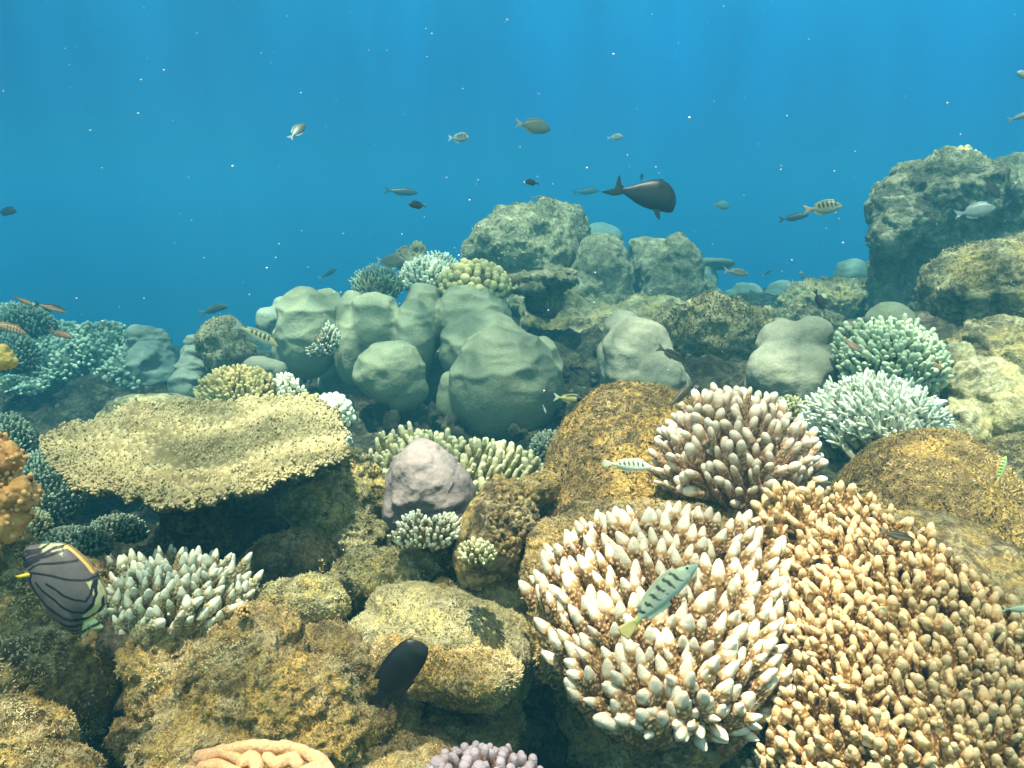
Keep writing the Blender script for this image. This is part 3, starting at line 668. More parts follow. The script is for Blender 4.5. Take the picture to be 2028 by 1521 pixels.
colony('branching_coral', 'small pale branches poking out at the left foot of the mauve boulder coral', 'coral', (752, 955, 1.5, 24, 30, .05), None, 11, 24, V_white[:4], 'green_yellow', up=.4, root=.6, nparts=0, seed=36)

# ------------------------------------------------------------------ table coral
zt = P(380, 900, 1.30)[2]
def onplane(px, py, z):
    r = FWD + (px - W0/2)/F*RGT + (H0/2 - py)/F*UPV; return CAM + r*((z - CAM[2])/r[2])
tpoly = [(85, 888), (110, 872), (150, 852), (200, 836), (250, 826), (330, 812), (400, 802), (480, 798), (560, 795), (610, 797), (640, 812), (668, 830), (680, 852), (676, 885), (680, 915),
         (655, 935), (622, 950), (585, 962), (555, 968), (520, 985), (480, 1000), (430, 1012), (380, 1020), (335, 1028), (300, 1018), (262, 1018), (235, 1006), (200, 1002), (160, 1000), (135, 975), (128, 948), (100, 925), (88, 905)]
tp = np.array([onplane(x, y, zt) for x, y in tpoly]); tcn = onplane(378, 895, zt)
def closed_curve(pts, n):
    pts = np.vstack([pts, pts[:1]]); s = np.concatenate([[0], np.cumsum(np.linalg.norm(np.diff(pts, axis=0), axis=1))])
    u = np.linspace(0, s[-1], n, endpoint=False); return np.stack([np.interp(u, s, pts[:, k]) for k in range(pts.shape[1])], 1)
na, nr = 520, 150
oc = closed_curve(tp, na); rad_ = np.linspace(0, 1, nr)[:, None, None]
jag = 1 + .022*vnoise(oc*60, 3)[:, None] + .02*vnoise(oc*22, 9)[:, None]
G = tcn + (oc - tcn)[None]*jag[None]*rad_; Vt = G.reshape(-1, 3)
rr = np.repeat(np.linspace(0, 1, nr), na)
zz = -.035*(1 - sstep(0, .55, rr)) + .011*fbm(Vt*7, 3, 4) + .010*sstep(.5, 1, rr) + .006*fbm(Vt*30, 3, 7)
wk = worley(Vt*85, 3); zz = zz + .007*sstep(.6, .1, wk)*(.35 + .65*sstep(.1, .5, rr)) + .004*ridged(Vt*60, 3, 2)*sstep(.05, .4, rr)
ct_top = np.clip(.32 + .5*sstep(.62, .12, wk) + .30*fbm(Vt*9, 3, 6), 0, .8)
top = Vt.copy(); top[:, 2] += zz
th = .006 + .055*(1 - rr)**1.5
bot = tcn + (oc - tcn)[None]*.985*jag[None]*rad_; bot = bot.reshape(-1, 3); bot[:, 2] = top[:, 2] - th - .006*(worley(bot*60, 8))
ii, jj = np.meshgrid(np.arange(nr - 1), np.arange(na), indexing='ij'); a = (ii*na + jj).ravel(); b = (ii*na + (jj + 1) % na).ravel()
Q1 = np.stack([a, a + na, b + na, b], 1); o_ = nr*na; Q2 = np.stack([b, b + na, a + na, a], 1) + o_
e0 = (nr - 1)*na + np.arange(na); e1 = (nr - 1)*na + (np.arange(na) + 1) % na; Q3 = np.stack([e0, e0 + o_, e1 + o_, e1], 1)
table = bpy.data.objects.new('table_coral', None); COL.objects.link(table); table.location = tuple(tcn - np.array([0, 0, .35]))
tag(table, 'large flat yellow-brown table coral with ragged rim at left centre', 'coral')
tl = np.array(table.location)
pl = mk('plate', np.concatenate([top, bot]) - tl, [Q1, Q2, Q3], M['plate'], table, {'c': np.concatenate([ct_top, np.full(len(bot), .05)])})
# knobs: tiny branchlets over the whole upper face and a fringe round the rim
rs = np.random.RandomState(3); n = 22000; pp_ = (rr + .03)*(.25 + sstep(-.3, .35, fbm(Vt*8, 3, 12)) + sstep(.75, 1, rr)); i = rs.choice(len(top), n, p=pp_/pp_.sum())
i = i[(rr[i] > .16) | (rs.rand(len(i)) < .25)]; n = len(i)
out_ = (top[i] - tcn); out_[:, 2] = 0; out_ /= np.linalg.norm(out_, axis=1, keepdims=True) + 1e-9
k_ = sstep(.80, 1.0, rr[i])[:, None]
Dn = np.array([0, 0, 1.0])*(1 - .55*k_) + out_*k_*.9 + rs.normal(0, .38, (n, 3)); S = .0044*(1 + .4*rs.normal(size=n).clip(-1.5, 1.5))*(1 + .4*k_[:, 0])
V_nub = [finger(190 + i_, .27, .25, 6, 6, .1, .03, 6, .5, cb=.35) for i_ in range(6)]
V, Q, C = scatter(top[i] - np.array([0, 0, .003]), Dn, S, V_nub, rs)
nb = mk('branchlet_carpet', V - tl, [Q], M['plate'], table, {'c': np.clip(C + np.repeat(.30*fbm(top[i]*14, 3, 5) + rs.normal(0, .10, n) - .02, len(V_nub[0][0])), 0, 1)}); nb['kind'] = 'stuff'
V, Fc, Nn = blob_data([(385, 1010, 1.42, 70, 90), (385, 940, 1.42, 120, 30), (400, 1110, 1.45, 110, 80)], 6, 6, [('fbm', 12, 60), ('ridge', 6, 25)])
mk('stalk', V - tl, Fc, M['rock_dark'], table)

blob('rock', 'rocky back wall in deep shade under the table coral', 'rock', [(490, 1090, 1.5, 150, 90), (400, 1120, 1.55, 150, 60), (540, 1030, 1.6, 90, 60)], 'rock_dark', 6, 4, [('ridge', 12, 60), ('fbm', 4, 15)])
blob('rock', 'grey-brown boulder right of the table shadow above the green-gold rocks', 'rock',
     [(580, 1110, 1.25, 92, 60), (520, 1140, 1.25, 70, 50)], 'rock_brown', 4.5, 4, [('fbm', 9, 70), ('ridge', 4, 22)])
blob('rock', 'pitted pale rock beside the right rim of the table coral', 'rock',
     [(650, 1000, 1.35, 88, 62), (690, 975, 1.4, 52, 44), (680, 1050, 1.3, 82, 50), (620, 970, 1.38, 60, 40), (690, 925, 1.6, 44, 40), (665, 950, 1.42, 60, 34), (710, 985, 1.38, 60, 60)], 'rock_green', 4, 2,
     [('fbm', 18, 60), ('ridge', 12, 30), ('pit', 10, 22), ('fbm', 4, 9)])
blob('rock', 'yellow-green flat topped rock below the mauve boulder coral', 'rock',
     [(765, 1140, 1.08, 100, 52), (830, 1120, 1.1, 60, 46), (700, 1155, 1.08, 52, 42), (770, 1180, 1.1, 110, 46)], 'rock_green', 4, 3, [('fbm', 14, 60), ('ridge', 8, 26), ('pit', 5, 16), ('fbm', 3, 8)])
blob('rock', 'round golden speckled rock in front of the flat topped rock', 'rock',
     [(618, 1195, 1.0, 72, 54), (560, 1200, 1.02, 50, 50), (610, 1240, 1.02, 80, 40)], 'rock_green', 4, 4, [('fbm', 7, 50), ('ridge', 4, 20), ('fbm', 2, 7)])
blob('rock', 'pale yellow rock slope running down between the central rocks', 'rock',
     [(900, 1250, 1.02, 170, 80, 1.2, -18), (980, 1190, 1.1, 90, 90), (770, 1270, .98, 110, 56), (1000, 1290, 1.05, 60, 100)], 'rock_slope', 4.5, 5, [('fbm', 10, 90), ('ridge', 4, 24)])
blob('rock', 'little hooked rock knob standing on the pale slope', 'rock', [(775, 1195, .99, 17, 14), (790, 1186, .99, 10, 8), (762, 1212, .99, 12, 20)], 'rock_green', 3, 2, [('fbm', 5, 14)])
blob('rock', 'small rubble knob wedged left of the tall brown rock', 'rock', [(855, 1180, 1.02, 30, 14, 1, 30), (875, 1165, 1.04, 20, 16), (870, 1200, 1.04, 26, 18)], 'rock_green', 3, 2, [('fbm', 6, 16)])
knr = blob('rock', 'tall brown rock with knobbly dark crust left of the great white-tipped coral', 'rock',
     [(965, 1075, 1.05, 72, 84, 1, -25), (990, 1030, 1.08, 66, 66), (940, 1100, 1.05, 46, 66), (1020, 1130, 1.1, 60, 90), (1000, 1000, 1.12, 60, 50)], 'rock_brown', 4, 3, [('fbm', 12, 60), ('ridge', 6, 24)])
bumps(knr, 420, 17, 1.0, V_stub + V_leaf, 'rock_brown', 8, 'crust', upmin=-.1, upb=.3, filt=lambda c: (c[:, 0] > P(975, 1, 1.05)[0]) & (c[:, 2] > P(1, 1090, 1.05)[2]))
blob('rock', 'golden crest of rock behind the knobbly brown rock', 'rock', [(1045, 985, 1.3, 72, 40, 1, 35), (1000, 1010, 1.25, 60, 40)], 'rock_gold', 4, 3, [('fbm', 8, 50), ('fbm', 3, 12)])
colony('branching_coral', 'small yellow-white coral tuft on the flank of the knobbly brown rock', 'coral', (945, 1095, .93, 40, 30, .035), None, 13, 28, V_small, 'green_yellow', up=.35, root=.4, nparts=40, seed=37, core=False)
blob('boulder_coral', 'smooth mauve-grey boulder coral in front of the green-yellow branches', 'coral',
     [(835, 965, 1.25, 78, 84), (838, 925, 1.27, 46, 50), (880, 985, 1.25, 58, 66), (800, 1000, 1.25, 48, 62), (868, 1010, 1.25, 70, 56)], 'porites_mauve', 3.5, 6, [('fbm', 10, 60), ('ridge', 4, 60)])
colony('branching_coral', 'little bleached cauliflower branches at the foot of the mauve boulder coral', 'coral', (842, 1052, 1.06, 80, 44, .06),
       [(768, 1060), (790, 1028), (820, 1005), (850, 1022), (900, 1012), (922, 1025), (910, 1060), (880, 1082), (800, 1080)], 12, 24, V_small, 'white_small', up=.35, root=.4, nparts=60, seed=38)

colony('feathery_coral', 'low teal feathery coral in the gap under the left rim of the table coral', 'coral', (235, 1050, 1.62, 62, 34, .08), None, 9, 18, V_small, 'teal', up=.4, root=.6, nparts=0, seed=17, **fl)

# ------------------------------------------------------------------ foreground rocks
dome = blob('rock', 'big golden-brown dome rock left of the pinkish finger coral', 'rock',
     [(1272, 1012, 1.45, 204, 262, .9, 8), (1130, 1110, 1.32, 66, 120, 1, 14)], 'rock_golden_dome', 4, 6, [('fbm', 8, 150), ('ridge', 2.5, 26), ('fbm', 1.5, 9)])
blob('rock', 'brown rock ledge under the pinkish finger coral', 'rock',
     [(1300, 1040, 1.1, 180, 48, 1, 0), (1440, 1060, 1.12, 170, 70), (1120, 1140, 1.05, 90, 110, 1, 25), (1110, 1230, .98, 60, 140), (1170, 1050, 1.1, 90, 50)], 'rock_brown', 4, 4, [('fbm', 12, 80), ('ridge', 6, 26), ('fbm', 2, 8)])
blob('rock', 'large golden-brown dome rock behind the beige coral at the right', 'rock',
     [(1830, 1080, 1.36, 196, 232, .9, -4)], 'rock_golden_dome', 4, 6, [('fbm', 8, 150), ('ridge', 2.5, 28), ('fbm', 1.5, 10)])
blob('rock', 'dark brown boulder leaning in behind the right golden dome', 'rock',
     [(2045, 975, 1.75, 140, 120, 1, 20), (1975, 965, 1.8, 80, 80)], 'rock_brown', 4.5, 5, [('fbm', 10, 90), ('ridge', 5, 28)])
colony('branching_coral', 'small pale spiky coral at the right edge below the dark boulder', 'coral', (2030, 1120, 1.3, 30, 60, .05), None, 12, 30, V_thin, 'stag', up=.2, root=.4, nparts=0, seed=39)

# large rugged golden rock at the bottom left of centre
gold = blob('rock', 'large sunlit golden rock with rough lobes at the bottom', 'rock',
     [(470, 1330, .86, 150, 100, 1, 30), (560, 1400, .82, 160, 110), (350, 1310, .88, 95, 66), (330, 1380, .87, 70, 70), (300, 1470, .84, 80, 50), (640, 1450, .80, 100, 80), (450, 1480, .80, 200, 90), (480, 1270, .90, 66, 52), (400, 1400, .85, 100, 90)],
     'rock_gold', 4, 4, [('fbm', 20, 110), ('ridge', 13, 48), ('pit', 9, 30), ('fbm', 5, 14), ('fbm', 2, 6)])
colony('knobby_coral', 'tiny pink knob coral on the peak of the sunlit golden rock', 'coral', (481, 1212, .84, 16, 16, .012), None, 7, 9, V_stub, 'peach_b' if 'peach_b' in M else 'orange', up=.4, root=.4, nparts=0, seed=40)
blob('rock', 'golden mushroom-shaped rock lobe behind the tilted black fish', 'rock',
     [(925, 1335, .92, 108, 46), (850, 1330, .92, 80, 44), (930, 1360, .95, 90, 44), (780, 1300, .95, 80, 46)], 'rock_gold', 4, 4, [('fbm', 8, 60), ('ridge', 5, 26), ('fbm', 3, 8)])
blob('rock', 'brown hummock between the golden rock and the mushroom-shaped lobe', 'rock',
     [(660, 1300, .95, 110, 62), (730, 1340, .95, 80, 60), (600, 1290, .97, 70, 40), (740, 1410, .95, 100, 66)], 'rock_brown', 4, 4, [('fbm', 12, 60), ('ridge', 7, 26), ('fbm', 3, 8)])
blob('rock', 'shadowed brown rock below the mushroom-shaped lobe', 'rock', [(860, 1450, 1.0, 170, 70), (800, 1510, .92, 120, 60), (960, 1430, 1.02, 80, 70)], 'rock_brown', 5, 3, [('fbm', 12, 50), ('ridge', 6, 22)])
blob('rock', 'yellowish rock patch at the bottom edge beside the purple-tipped coral', 'rock', [(850, 1545, .78, 110, 50), (740, 1550, .78, 60, 40)], 'rock_gold', 4, 3, [('fbm', 9, 40), ('ridge', 5, 18)])
blob('rock', 'big brown rock at the left edge behind the striped disc-shaped fish', 'rock',
     [(60, 1230, .98, 150, 150), (130, 1330, .95, 100, 150), (-40, 1150, 1.0, 120, 110), (20, 1340, .9, 120, 110)], 'rock_brown', 4, 4, [('fbm', 18, 100), ('ridge', 8, 34), ('fbm', 3, 9)])
blob('rock', 'golden rock in the bottom left corner', 'rock',
     [(20, 1480, .78, 120, 90), (90, 1540, .76, 110, 70)], 'rock_gold', 4, 4, [('fbm', 12, 80), ('ridge', 7, 30), ('fbm', 3, 9)])
blob('rock', 'shadowed rock base under the great white-tipped coral', 'rock',
     [(1250, 1450, 1.12, 120, 120), (1420, 1500, 1.12, 150, 100), (1180, 1360, 1.13, 80, 130), (1320, 1330, 1.12, 200, 160)], 'rock_brown', 5, 3, [('fbm', 12, 60), ('ridge', 7, 24)])

# ------------------------------------------------------------------ foreground corals
colony('finger_coral', 'pinkish-brown coral of long round fingers on the ledge between the golden domes', 'coral', (1462, 935, 1.2, 172, 172, .15),
       [(1290, 895), (1300, 850), (1335, 815), (1365, 785), (1400, 765), (1450, 760), (1505, 772), (1560, 800), (1605, 840), (1635, 890), (1625, 940), (1560, 970), (1500, 985), (1440, 975), (1370, 960), (1310, 955), (1285, 925)],
       22, 112, V_pink, 'brown_pink', up=.24, root=.28, nparts=100, seed=41, back=.8, fwk=.45, jit=.07, core_mat='rock_brown', lenvar=.18)
colony('finger_coral', 'great coral of white-tipped cone branches under the diagonal striped fish', 'coral', (1322, 1262, .92, 305, 296, .12),
       [(1035, 1150), (1060, 1095), (1100, 1050), (1150, 1020), (1240, 998), (1340, 990), (1440, 1010), (1500, 1015), (1550, 1060), (1590, 1130), (1620, 1180), (1610, 1290), (1575, 1390), (1505, 1450), (1420, 1475), (1340, 1490), (1280, 1455), (1180, 1400), (1110, 1350), (1080, 1290), (1070, 1230), (1090, 1190)],
       26, 108, V_white, 'white_tip', tilt=.42, up=.46, root=.15, nparts=100, botfw=.35, seed=42, back=.5, jit=.08, fwk=.30, core_mat='rock_brown', lenvar=.2)
colony('finger_coral', 'huge beige coral of crowded stubby branches filling the bottom right corner', 'coral', (1860, 1400, .94, 430, 460, .18),
       [(1500, 985), (1530, 955), (1590, 948), (1660, 955), (1740, 985), (1810, 1020), (1860, 1060), (1930, 1120), (2000, 1170), (2080, 1200), (2200, 1300), (2200, 1650), (1430, 1650), (1470, 1520), (1520, 1430), (1545, 1330), (1570, 1240), (1550, 1120), (1510, 1040)],
       19.5, 92, V_beige, 'beige', tilt=.30, up=.58, root=.15, nparts=100, seed=43, back=.4, jit=.12, fwk=.15, core_mat='rock_brown', lenvar=.2)
colony('finger_coral', 'small coral with purple-pink rounded tips at the bottom edge', 'coral', (955, 1560, .62, 125, 88, .05), None, 20, 84, [finger(210+i, .145, .30, 18, 26, .05, .03, 14, .80, cb=.75) for i in range(5)], 'purple', up=.7, root=.3, nparts=60, seed=44, back=.6, fwk=.2)
# peach coral of fat folded ridges
pc = bpy.data.objects.new('ridged_coral', None); COL.objects.link(pc); pc.location = P(520, 1560, .62)
tag(pc, 'peach coral of fat folded worm-like ridges at the bottom edge', 'coral')
pcl = np.array(pc.location)
worms = [[(395, 1500), (440, 1488), (470, 1502)], [(450, 1488), (500, 1476), (548, 1482)], [(530, 1500), (545, 1515), (580, 1500), (590, 1515)], [(560, 1478), (600, 1488), (640, 1510), (660, 1540)],
         [(480, 1510), (500, 1495), (510, 1520), (495, 1545)], [(400, 1520), (430, 1515), (470, 1530), (480, 1560)], [(600, 1530), (625, 1520), (650, 1560)], [(520, 1540), (560, 1535), (590, 1560)], [(380, 1530), (375, 1560)]]
for wi, wp in enumerate(worms):
    ells = []
    for (x0, y0), (x1, y1) in zip(wp[:-1], wp[1:]):
        n_ = max(2, int(math.hypot(x1 - x0, y1 - y0)/7))
        for q_ in range(n_ + 1):
            s_ = q_/n_; x_, y_ = x0 + (x1 - x0)*s_, y0 + (y1 - y0)*s_
            dd = .64 - .05*math.sqrt(max(0, 1 - ((x_ - 520)/190)**2)) - max(0, y_ - 1490)*.0004
            ells.append((x_, y_, dd, 13.2, 13))
    V, Fc, Nn = blob_data(ells, 3.5, 2, [('fbm', 2, 30)]); mk('ridge', V - pcl, Fc, M['peach'], pc)
V, Fc, Nn = blob_data([(520, 1585, .66, 140, 75)], 6, 3, [('fbm', 5, 30)]); mk('base', V - pcl, Fc, M['rock_gold'], pc)

# orange knobby coral at the left edge, yellow one above it
orc = blob('knobby_coral', 'orange lumpy coral cut off by the left edge', 'coral',
     [(6, 912, .80, 36, 32), (24, 978, .80, 42, 34), (2, 1030, .80, 48, 42), (-40, 960, .82, 60, 100), (-16, 892, .81, 28, 26)], 'orange', 3, 3, [('lump', 22, 30), ('lump', 7, 11), ('fbm', 3, 14)])
at = orc.data.attributes.new('c', 'FLOAT', 'POINT')
vv = o_data[orc.name][0]; at.data.foreach_set('value', np.clip(.45 + .45*(.55 - worley(vv/(30*.8/F), 5)) + .2*fbm(vv*60, 3, 2), 0, 1).astype(np.float32))
bumps(orc, 420, 13, .79, V_stub, 'orange', 9, 'knob', upmin=-.9, upb=.1, sink=.45)
ylc = blob('knobby_coral', 'yellow lump of coral jutting in at the left edge above the orange one', 'coral',
     [(-10, 712, .85, 38, 26), (14, 716, .85, 20, 15), (-5, 695, .85, 26, 16), (-60, 760, .87, 46, 70), (-75, 880, .87, 50, 110)], 'yellow', 3, 3, [('fbm', 6, 22), ('layer', 4, 12)])
at = ylc.data.attributes.new('c', 'FLOAT', 'POINT'); at.data.foreach_set('value', np.full(len(ylc.data.vertices), .7, np.float32))
blob('rock', 'brown rock pillar just outside the left edge carrying the orange and yellow corals', 'rock', [(-110, 950, .92, 90, 200), (-90, 1150, .92, 100, 130)], 'rock_brown', 6, 3, [('fbm', 14, 80)])

# white-tipped coral below the table
colony('finger_coral', 'white-tipped cone-branched coral half in the shade under the table coral', 'coral', (355, 1205, 1.04, 172, 110, .19),
       [(188, 1150), (205, 1105), (260, 1080), (340, 1075), (430, 1090), (500, 1100), (512, 1130), (495, 1180), (450, 1215), (400, 1235), (320, 1240), (250, 1240), (195, 1200)],
       23.5, 66, V_white, 'white_small', up=.46, root=.3, nparts=80, seed=45, back=.4, jit=.15, fwk=.4, core_mat='rock_dark')

T_ = {o.get('label'): o for o in bpy.data.objects if o.get('category') == 'rock'}
def find(w_): return next(o for l, o in T_.items() if l and w_ in l)
for i_, (w_, n_, sz, d_, m_) in enumerate((('left of the pinkish', 22000, 12, 1.25, 'turf'), ('behind the beige coral', 20000, 12, 1.2, 'turf'), ('large sunlit golden rock', 30000, 9, .83, 'turf_gold'),
     ('golden mushroom-shaped rock lobe', 14000, 10, .9, 'turf_gold'), ('brown hummock', 14000, 9, .92, 'turf'), ('brown rock at the left edge', 16000, 10, .93, 'turf_gold'), ('bottom left corner', 9000, 10, .76, 'turf_gold'),
     ('ledge under', 14000, 10, 1.02, 'turf'), ('tall brown rock', 9000, 10, 1.0, 'turf'), ('round golden speckled', 7000, 9, 1.0, 'turf_green'), ('yellow-green flat topped', 11000, 9, 1.05, 'turf_green'),
     ('pitted pale rock', 13000, 9, 1.3, 'turf_green'), ('pale yellow rock slope', 12000, 8, 1.0, 'turf_green'), ('boulder right of the table shadow', 6000, 9, 1.2, 'turf'), ('dark brown boulder leaning', 5000, 8, 1.7, 'turf_green'),
     ('golden crest', 3000, 9, 1.25, 'turf'), ('under the great white-tipped', 9000, 12, 1.0, 'turf'), ('shadowed brown rock below', 8000, 9, .95, 'turf'), ('patch at the bottom edge', 5000, 9, .76, 'turf_gold'),
     ('rough algae-covered boulder', 9000, 10, 2.9, 'turf_green'), ('furrowed yellowish boulder', 7000, 9, 2.5, 'turf_green'), ('domed rocky coral head', 9000, 7, 4.1, 'turf_green'), ('ball-shaped rough', 2500, 8, 2.9, 'turf_green'),
     ('low rubble-topped', 7000, 10, 3.6, 'turf_green'))):
    turf(find(w_), n_, sz, d_, m_, i_)

# loose rubble and turf lying in the gullies
rs = np.random.RandomState(21); n = 2600
x = rs.uniform(-1.6, 1.9, n); y = rs.uniform(.7, 4.8, n); B = np.stack([x, y, [zsea(a_, b_) for a_, b_ in zip(x, y)]], 1) + rs.normal(0, .01, (n, 3))
V, Q, C = scatter(B, rs.normal(0, 1, (n, 3)) + [0, 0, .8], .02 + .05*rs.rand(n)**2, [finger(230 + i, .42, .2, 9, 8, .3, .2, 3, .5) for i in range(6)], rs)
tag(mk('coral_rubble', V, [Q], M['seabed']), 'broken coral rubble strewn over the shaded gullies', 'rubble', kind='stuff')

# ------------------------------------------------------------------ fish
def fish_frame(px, py, d, ang, left=False, yaw=0.0, roll=0.0):
    """local +X head, +Z back (dorsal), +Y away from camera side"""
    a = R(ang); X = RGT*math.cos(a) + UPV*math.sin(a); Zv = -RGT*math.sin(a) + UPV*math.cos(a)
    if left: X = -RGT*math.cos(a) + UPV*math.sin(a); Zv = RGT*math.sin(a) + UPV*math.cos(a)
    Y = np.cross(Zv, X)
    m = Matrix([[X[i], Y[i], Zv[i], P(px, py, d)[i]] for i in range(3)] + [[0, 0, 0, 1]])
    return m @ Matrix.Rotation(R(yaw), 4, 'Z') @ Matrix.Rotation(R(roll), 4, 'X')
def fish_body(L_, top, bot, wid, n=64, m=28, bendz=0.0, bendy=0.0):
    """top/bot/wid: (x, value) profiles, x from 0 tail root to 1 snout, values relative to length"""
    x = .5 - .5*np.cos(np.linspace(0, math.pi, n)); ip = lambda pr: np.interp(x, [p[0] for p in pr], [p[1] for p in pr])
    def sm(a):
        for _ in range(3): a = np.concatenate([a[:1], (a[:-2] + 2*a[1:-1] + a[2:])/4, a[-1:]])
        return a
    zt_, zb, wd = sm(ip(top)), sm(ip(bot)), sm(ip(wid)); V = []
    th_ = np.arange(m)*2*math.pi/m; ct, st = np.cos(th_), np.sin(th_)
    zc, hh = (zt_ + zb)/2, (zt_ - zb)/2
    Y = wd[:, None]*np.sign(ct)*np.abs(ct)**1.15; Z = zc[:, None] + hh[:, None]*st
    X = np.repeat(x[:, None] - .5, m, 1)
    Z = Z + bendz*(X*2)**2; Y = Y + bendy*(X*2)**2
    V = np.stack([X, Y, Z], 2).reshape(-1, 3)*L_
    q = []
    for i in range(n - 1):
        a = i*m + np.arange(m); b = i*m + (np.arange(m) + 1) % m; q.append(np.stack([a, b, b + m, a + m], 1))
    V = np.concatenate([V, [V[:m].mean(0)], [V[-m:].mean(0)]]); e = len(V)
    j = np.arange(m); k = (j + 1) % m
    tr = np.concatenate([np.stack([k, j, np.full(m, e - 2)], 1), np.stack([(n-1)*m + j, (n-1)*m + k, np.full(m, e - 1)], 1)])
    u = np.concatenate([np.repeat(x, m), [0, 1]]); v = np.concatenate([np.tile(st, n), [0, 0]])
    return V, [np.concatenate(q), tr], u, v
def fin(name, pts, L_, mat, parent, col=None, thick=.004, y=0.0, rot=None, sub=5):
    """pts: outline in the body's x,z plane relative to length (x measured from -.5 to .5)"""
    pts = closed_curve(np.array(pts, float), max(24, len(pts)*sub)); n = len(pts); c = pts.mean(0)
    rings = [1.0, .8, .45]; V = []
    for s in rings:
        for sg in (1, -1):
            p = c + (pts - c)*s; V.append(np.stack([p[:, 0], np.full(n, sg*thick*(1 - s**3*.9)/2), p[:, 1]], 1))
    V = np.concatenate(V + [np.array([[c[0], thick/2, c[1]], [c[0], -thick/2, c[1]]])])
    j = np.arange(n); k = (j + 1) % n; q = []; tr = []
    for sgi in (0, 1):
        for r_ in (0, 1):
            a0 = (r_*2 + sgi)*n; b0 = ((r_ + 1)*2 + sgi)*n
            q.append(np.stack([a0 + j, a0 + k, b0 + k, b0 + j], 1) if sgi else np.stack([a0 + k, a0 + j, b0 + j, b0 + k], 1))
        a0 = (4 + sgi)*n; ce = 6*n + sgi; tr.append(np.stack([a0 + j, a0 + k, np.full(n, ce)], 1))
    q.append(np.stack([j, k, n + k, n + j], 1))
    V = V*L_
    if rot is not None:
        h = np.array([rot[0][0], rot[0][1], rot[0][2]])*L_; Mr = np.array(Matrix.Rotation(R(rot[1]), 3, rot[2])); V = (V - h) @ Mr.T + h
    V[:, 1] += y*L_
    cc = None
    if col is not None:
        cc = np.array([col(p[0]/L_ + .5, p[2]/L_) for p in V]) if callable(col) else np.tile(np.array(col, float), (len(V), 1))
    return mk(name, V, [np.concatenate(q), np.concatenate(tr)], M[mat], parent, {'col': cc} if cc is not None else None)
def eye(L_, x, z, y, r, parent):
    for sg in (1, -1):
        bm = bmesh.new(); bmesh.ops.create_uvsphere(bm, u_segments=10, v_segments=8, radius=r*L_, matrix=Matrix.Translation((x*L_, sg*y*L_, z*L_)) @ Matrix.Diagonal((1, .4, 1, 1)))
        me = bpy.data.meshes.new('eye'); bm.to_mesh(me); bm.free(); me.shade_smooth(); me.materials.append(M['eye']); link('eye', me, parent)

